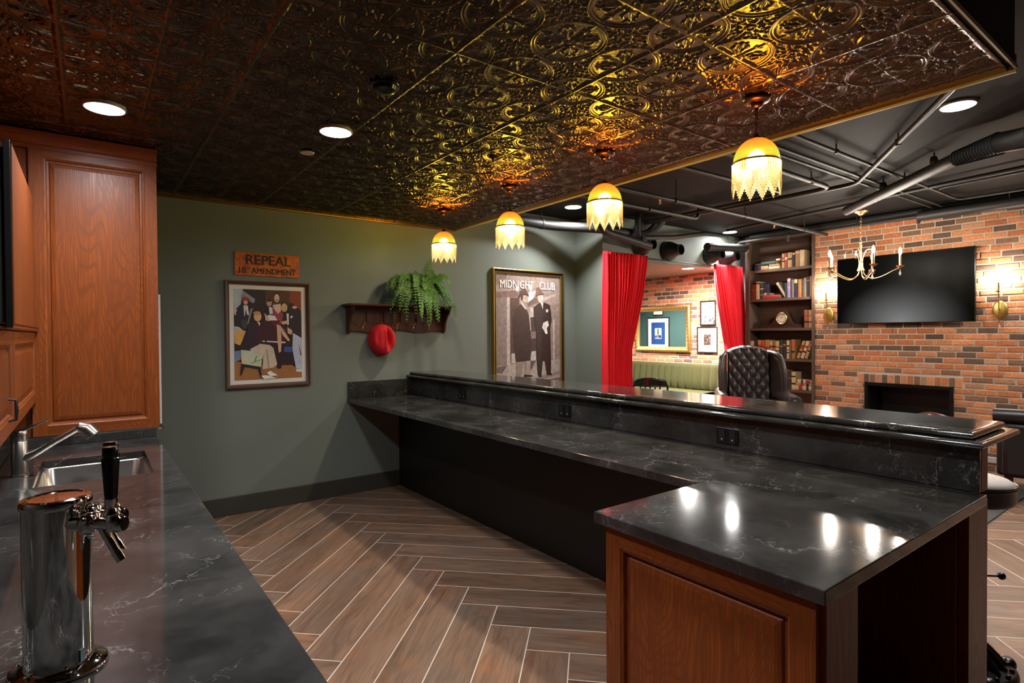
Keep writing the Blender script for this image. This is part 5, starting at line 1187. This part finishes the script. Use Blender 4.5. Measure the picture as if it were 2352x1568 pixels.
m = MB().grid(sf, 60, 16); m.build('seat_cushion', M['velvet'], bq, smooth=True, sharp=180, off=o_)
m = MB()
for i in range(0, 300, 20):
    a, b = SP[i] + NB[i] * .08, SP[i + 20] + NB[i + 20] * .08; c, d = SP[i + 20] + NB[i + 20] * .52, SP[i] + NB[i] * .52
    m.prism([(a.x, a.y), (b.x, b.y), (c.x, c.y), (d.x, d.y)], 0, .50, 'xy')
m.build('seat_base', plain('dark_plinth', srgb(40, 36, 28), .6), bq, off=o_)
# mirror
mr = thing('wall_mirror', 'wide gilt-framed mirror hanging on the booth brick wall', 'mirror', (8.098, 6.38, 1.592), rz=-PI / 2)
frame_mb(1.18, .81, .095, .05, [(0, 0), (0, .03), (.12, .045), (.35, .05), (.6, .035), (.85, .03), (1, .018), (1, 0)]).build('frame', M['mirrorgold'], mr, smooth=True, sharp=40)
m = MB()
for k in range(60):
    a = k / 60 * 2 * (1.10 + .73); 
    if a < 1.10: p = (-.55 + a, -.365)
    elif a < 1.83: p = (.55, -.365 + a - 1.10)
    elif a < 2.93: p = (.55 - (a - 1.83), .365)
    else: p = (-.55, .365 - (a - 2.93))
    m.sphere((p[0], -.046, p[1]), .011, 6, 5)
m.build('beading', M['mirrorgold'], mr, smooth=True)
MB().add([(-.51, -.016, -.325), (.51, -.016, -.325), (.51, -.016, .325), (-.51, -.016, .325)], [(0, 1, 2, 3)]).build('glass', M['mirror'], mr)
ident = lambda x, y: (x, y)
rp = random.Random(4)
def scatter(n, cols, x0, x1, y0, y1, s0, s1, seed):
    r_ = random.Random(seed); out = []
    for k in range(n):
        cx, cy = r_.uniform(x0, x1), r_.uniform(y0, y1); out.append((r_.choice(cols), ell(cx, cy, r_.uniform(s0, s1), r_.uniform(s0, s1), 7)))
    return out
full = [(0, 0), (1, 0), (1, 1), (0, 1)]
picture_thing('framed_picture', 'small black framed white print with dark vignettes, upper one beside the right curtain', (8.099, 5.463, 1.84), -PI / 2, .285, .40, .022, .025, M['glossframe'], [((226, 226, 226), full)] + scatter(20, [(60, 64, 74), (110, 110, 116), (40, 44, 52)], .1, .9, .05, .6, .02, .05, 1) + scatter(22, [(70, 70, 76), (130, 130, 134), (50, 50, 56)], .08, .92, .66, .95, .04, .09, 2), M['cream'], .0, pmap=ident)
picture_thing('framed_picture', 'small black framed print with wide white mat, lower one beside the right curtain', (8.099, 5.478, 1.405), -PI / 2, .375, .42, .018, .025, M['glossframe'], [((58, 42, 34), full)] + scatter(60, [(110, 84, 66), (150, 126, 100), (40, 28, 24), (88, 66, 54)], .05, .95, .05, .95, .03, .08, 3), M['cream'], .105, pmap=ident)
nv = picture_thing('framed_picture', 'framed street picture in a navy mat, seen in the gilt mirror', (5.091, 8.85, 1.51), PI / 2, .66, .78, .030, .03, M['glossframe'], [((20, 52, 110), full)] + [((150, 160, 160), [(.26, .26), (.74, .26), (.74, .74), (.26, .74)])] + [((196, 200, 196), [(.28, .28), (.44, .28), (.42, .55), (.28, .55)]), ((70, 84, 60), [(.44, .30), (.56, .28), (.58, .55), (.44, .55)]), ((170, 176, 178), [(.56, .28), (.72, .28), (.72, .52), (.58, .52)]), ((40, 40, 46), [(.27, .60), (.46, .56), (.50, .68), (.30, .72)]), ((60, 90, 150), [(.50, .58), (.60, .56), (.62, .68), (.52, .70)]), ((90, 56, 50), [(.60, .60), (.73, .60), (.73, .70), (.62, .71)])], M['cream'], .095, pmap=ident)
picture_thing('framed_picture', 'small framed cream print above the navy matted picture', (5.091, 8.85, 2.115), PI / 2, .30, .34, .022, .025, M['glossframe'], [((232, 214, 188), full)], M['cream'], .0, pmap=ident)

def bentwood_chair():
    t = thing('wooden_armchair', 'black wooden slat-back armchair in the booth in front of the green banquette', 'chair', (6.42, 5.27, 0), rz=math.radians(-52))
    # local: faces +y, back at -y
    MB().lathe([(0, .44), (.20, .44), (.225, .450), (.225, .468), (.20, .475), (0, .470)], 28, sy=.95, cap=False).build('seat', M['blackplastic'], t, smooth=True)
    def cr(u, v):
        x = (-.235 + .47 * u) * (1 - .12 * v); z = .775 + .13 * v * (1 - .3 * abs(2 * u - 1) ** 2); y = -.255 + .06 * (2 * u - 1) ** 2 - .01 * v; return (x, y, z)
    MB().grid(cr, 20, 4).build('crest_rail', M['blackplastic'], t, smooth=True, solid=.022)
    for k in range(5):
        x = -.12 + .06 * k; MB().tube([(x * 1.2, -.262 + .02 * abs(k - 2) / 2, .81), (x * .8, -.24, .62), (x * .55, -.20, .468)], [.010, .009, .009], 8).build('back_slat', M['blackplastic'], t, smooth=True)
    for s in (-1, 1):
        MB().tube([(s * .235, -.20, .80), (s * .225, -.20, .62), (s * .19, -.17, .46)], .013, 8).build('back_post', M['blackplastic'], t, smooth=True)
        MB().tube([(s * .215, -.22, .72), (s * .27, -.10, .70), (s * .275, .06, .685), (s * .25, .14, .66), (s * .215, .12, .58), (s * .19, .10, .47)], [.012, .014, .017, .013, .011, .011], 10).build('armrest', M['blackplastic'], t, smooth=True)
        for yy in (-.15, .15): MB().tube([(s * .15, yy, .445), (s * .19, yy * 1.25, 0)], [.018, .012], 10).build('leg', M['blackplastic'], t, smooth=True)
    MB().lathe([(.165, .22), (.175, .228), (.165, .236), (.155, .228), (.165, .22)], 28, cap=False).build('leg_ring', M['blackplastic'], t, smooth=True)
    return t
bentwood_chair()
tb = thing('pedestal_table', 'small round wood-topped table behind the left red curtain beside the black armchair', 'table', (6.25, 5.85, 0))
MB().lathe([(0, .72), (.33, .72), (.345, .73), (.345, .748), (.335, .755), (0, .755)], 40, cap=False).build('table_top', M['framewood'], tb, smooth=True)
MB().lathe([(0, 0), (.21, 0), (.21, .015), (.05, .04), (.03, .08), (.028, .68), (.09, .715), (.09, .72), (0, .72)], 28, cap=False).build('pedestal', M['iron'], tb, smooth=True)

# ------------------------------------------------------------------ tufted wing chair
def wing_chair():
    t = thing('wing_chair', 'high-backed dark leather button-tufted wing chair in front of the bookcase', 'armchair', (6.16, 3.62, .012), rz=0)
    W, z0, z1 = .215, .56, 1.345
    def topz(x): return z1 - .055 * (abs(x) / W) ** 2.2
    def tuft(x, z):
        a, b = .105, .150; u = x / a + z / b; v = x / a - z / b
        return (abs(math.sin(PI * u)) * abs(math.sin(PI * v))) ** .45
    def bk_(u, v):                                   # front faces -y
        x = -W + 2 * W * u; zt = topz(x); z = z0 + (zt - z0) * v
        h = .040 * tuft(x, z - z1); e = 1 if v < .97 else max(0, 1 - (v - .97) / .03)
        return (x, .0 - (h + .02) * e + (.06 if v > .985 else 0) + .10 * v - .025 * (abs(x) / W) ** 2, z + (.012 if v > .97 else 0))
    MB().grid(bk_, 90, 140).build('tufted_back', M['leather'], t, smooth=True, sharp=180)
    m = MB(); pts = [(-W, z0 - .15)] + [(-W + 2 * W * k / 16, topz(-W + 2 * W * k / 16) - .005) for k in range(17)] + [(W, z0 - .15)]
    m.prism(pts, .08, .20, 'xz'); m.build('back_shell', M['leather'], t, bevel=.02)
    bm = MB(); k = 0
    zz = z1 - .075
    r = 0
    while zz > z0 + .02:
        for i in range(-3, 4):
            x = (i + (.5 if r % 2 else 0)) * .105
            if abs(x) < W - .01: bm.sphere((x, -.012 + .10 * (zz - z0) / (z1 - z0), zz), .011, 8, 6, sy=.6)
        zz -= .075; r += 1
    bm.build('button', M['leather'], t, smooth=True)['kind'] = 'stuff'
    for s in (-1, 1):
        wp = [(.02, .74), (-.19, .78), (-.235, .88), (-.225, 1.02), (-.19, 1.14), (-.13, 1.22), (.03, 1.26), (.16, 1.26), (.18, .60)]
        m = MB(); n_ = len(wp); fx = lambda y: s * (W + .005 + max(0, .06 - y) * .30); m.add([(fx(y), y, z) for y, z in wp] + [(fx(y) + s * .055, y, z) for y, z in wp], [tuple(range(n_)), tuple(range(n_, 2 * n_))[::-1]] + [(i, n_ + i, n_ + (i + 1) % n_, (i + 1) % n_) for i in range(n_)]); m.build('wing', M['leather'], t, bevel=.022, smooth=True, sharp=60)
        m = MB().tube(sm([(s * (W + .112), -.205, .80), (s * (W + .125), -.235, .88), (s * (W + .126), -.225, 1.02), (s * (W + .115), -.19, 1.14), (s * (W + .098), -.13, 1.22), (s * (W + .06), -.03, 1.262), (s * (W + .025), .12, 1.275)], 4), smr([.018, .021, .024, .027, .030, .030, .028], 4), 14); m.build('wing_roll', M['leather'], t, smooth=True)
        m = MB().box(min(s * W, s * (W + .13)), max(s * W, s * (W + .13)), -.56, .10, .26, .74); m.build('arm_panel', M['leather'], t, bevel=.02)
        m = MB().tube([(s * (W + .10), .05, .80), (s * (W + .13), -.36, .785), (s * (W + .14), -.585, .77)], [.062, .068, .074], 20); A = m.build('arm_roll', M['leather'], t, smooth=True)
        m = MB().at((s * (W + .14), -.586, .77), sc=1.05).lathe([(0, -.012), (.02, -.012), (.03, -.004), (.045, -.010), (.062, -.006), (.070, .0)], 24, axis='y', cap=False); m.build('scroll', M['leather'], A, smooth=True)
        for (y, n_) in ((-.52, 0), (.12, 1)): MB().tube([(s * .27, y, .25), (s * .275, y - .01 + .06 * n_, .14), (s * .26, y - .03 + .10 * n_, 0)], [.035, .026, .018], 12).build('leg', M['clockwood'], t, smooth=True)
    MB().box(-W, W, -.57, .08, .22, .46).build('seat_rail', M['leather'], t, bevel=.02)
    def cu(u, v):
        x = -W + .006 + (2 * W - .012) * u; y = -.59 + .60 * v; return (x, y, .60 + .03 * math.sin(PI * u) ** .5 * math.sin(PI * min(1, v * 1.05)) ** .4)
    m = MB().grid(cu, 24, 24); m.box(-W + .006, W - .006, -.59, .01, .46, .602); m.build('seat_cushion', M['leather'], t, smooth=True, sharp=50)
    return t
wch = wing_chair(); wch.rotation_euler = (0, 0, math.radians(-50))
# black leather chesterfield armchair at the right edge (seen from behind)
def club_chair():
    t = thing('club_armchair', 'black leather armchair with rolled back at the right edge beyond the bar stool', 'armchair', (7.02, 1.14, .0), rz=math.radians(100))
    m = MB().box(-.36, .36, .22, .36, .20, .70); m.build('back', M['blackleather'], t, bevel=.04, smooth=True, sharp=60)
    MB().tube([(-.42, .33, .755), (0, .36, .765), (.42, .33, .755)], [.062, .062, .062], 20).build('back_roll', M['blackleather'], t, smooth=True)
    for s in (-1, 1):
        MB().box(min(s * .28, s * .40), max(s * .28, s * .40), -.38, .30, .20, .60).build('arm_panel', M['blackleather'], t, bevel=.03, smooth=True, sharp=60)
        MB().tube([(s * .35, .32, .72), (s * .36, 0, .66), (s * .36, -.40, .62)], .065, 18).build('arm_roll', M['blackleather'], t, smooth=True)
        for y in (-.33, .28): MB().tube([(s * .32, y, .20), (s * .32, y, .0)], [.028, .02], 12).build('leg', M['clockwood'], t, smooth=True)
    MB().box(-.275, .275, -.40, .22, .22, .46).build('seat', M['blackleather'], t, bevel=.04, smooth=True, sharp=60)
    return t
club_chair()
tbc = thing('tub_chair', 'reddish-brown leather chair whose rounded top peeks over the bar top before the fireplace', 'armchair', (6.55, 2.0, .012), rz=math.radians(90 + 25))
m = MB()
def tub(u, v):
    a = PI * (u) ; R_ = .27; z = .28 + (.475 - .20 * abs(2 * u - 1) ** 1.5) * v
    return (-R_ * math.cos(a) * (1 + .08 * v), .02 + R_ * math.sin(a) * (1 + .08 * v), z)
m.grid(tub, 40, 10); m.build('curved_back', M['tanleather'], tbc, smooth=True, sharp=180, solid=.05)
MB().lathe([(0, .28), (.25, .28), (.27, .30), (.27, .40), (.24, .44), (0, .45)], 32, cap=False).build('seat', M['tanleather'], tbc, smooth=True)
for k in range(4): a = PI / 4 + k * PI / 2; MB().tube([(.2 * math.cos(a), .2 * math.sin(a), .29), (.23 * math.cos(a), .23 * math.sin(a), 0)], [.022, .014], 10).build('leg', M['clockwood'], tbc, smooth=True)
# bar stool
st_ = thing('bar_stool', 'bar stool with pale seat and ornate iron base, at the near bar end', 'bar stool', (3.175, .825, 0), rz=.4)
MB().lathe([(0, .872), (.12, .870), (.165, .862), (.180, .850), (.183, .842)], 44, cap=False).build('seat_top', M['greyvinyl'], st_, smooth=True)
MB().lathe([(.178, .846), (.188, .843), (.190, .835), (.186, .828), (.188, .780), (.180, .765), (.0, .760)], 44, cap=False).build('seat_side', M['blackleather'], st_, smooth=True)
MB().lathe([(.1855, .846), (.1895, .849), (.1915, .845), (.189, .841)], 44, cap=False).build('piping', M['blackplastic'], st_, smooth=True)
MB().lathe([(0, .02), (.040, .02), (.040, .14), (.026, .15), (.024, .50), (.020, .51), (.019, .70), (.05, .72), (.07, .755), (0, .76)], 24, cap=False).build('column', M['iron'], st_, smooth=True)
m = MB().lathe([(0, 0), (.190, 0), (.198, .008), (.196, .020), (.182, .030), (.165, .034), (.150, .046), (.10, .060), (.060, .110), (.045, .17), (.0, .17)], 48, cap=False)
for k in range(16):
    a = 2 * PI * k / 16
    m.tube([(.155 * math.cos(a), .155 * math.sin(a), .040), (.115 * math.cos(a), .115 * math.sin(a), .080), (.072 * math.cos(a), .072 * math.sin(a), .125), (.046 * math.cos(a), .046 * math.sin(a), .175)], [.010, .014, .010, .006], 8)
    m.sphere((.172 * math.cos(a + .2), .172 * math.sin(a + .2), .034), .011, 8, 6)
for k in range(4): a = k * PI / 2 + .35; m.sphere((.185 * math.cos(a), .185 * math.sin(a), .022), .030, 12, 8, sx=1.3)
m.build('ornate_base', M['iron'], st_, smooth=True, sharp=50)
m = MB().tube([(.0, 0, .40), (.08, -.10, .40), (.115, -.150, .395)], .006, 8); m.sphere((.122, -.160, .394), .017, 12, 8, sx=1.2); m.build('height_lever', M['iron'], st_, smooth=True)
for k, (y, lab) in enumerate(((1.75, 'bar stool with round pale seat, second along the far side of the bar'), (2.75, 'bar stool with round pale seat, third along the far side of the bar'), (3.75, 'bar stool with round pale seat, farthest along the bar, near the green wall'))):
    dup(st_, (3.36, y, 0), .4 + k, lab, 'bar stools'); 
st_['group'] = 'bar stools'
# rug
r_ = thing('area_rug', 'red patterned area rug with charcoal border under the armchairs', 'rug', (5.55, 2.55, 0)); o_ = (5.55, 2.55, 0)
MB().box(4.08, 7.02, 1.43, 3.67, .001, .012).build('field', M['rug'], r_, off=o_)
MB().box(3.96, 7.14, 1.31, 1.43, .001, .012).box(3.96, 7.14, 3.67, 3.79, .001, .012).box(3.96, 4.08, 1.43, 3.67, .001, .012).box(7.02, 7.14, 1.43, 3.67, .001, .012).build('border', M['rugborder'], r_, off=o_)
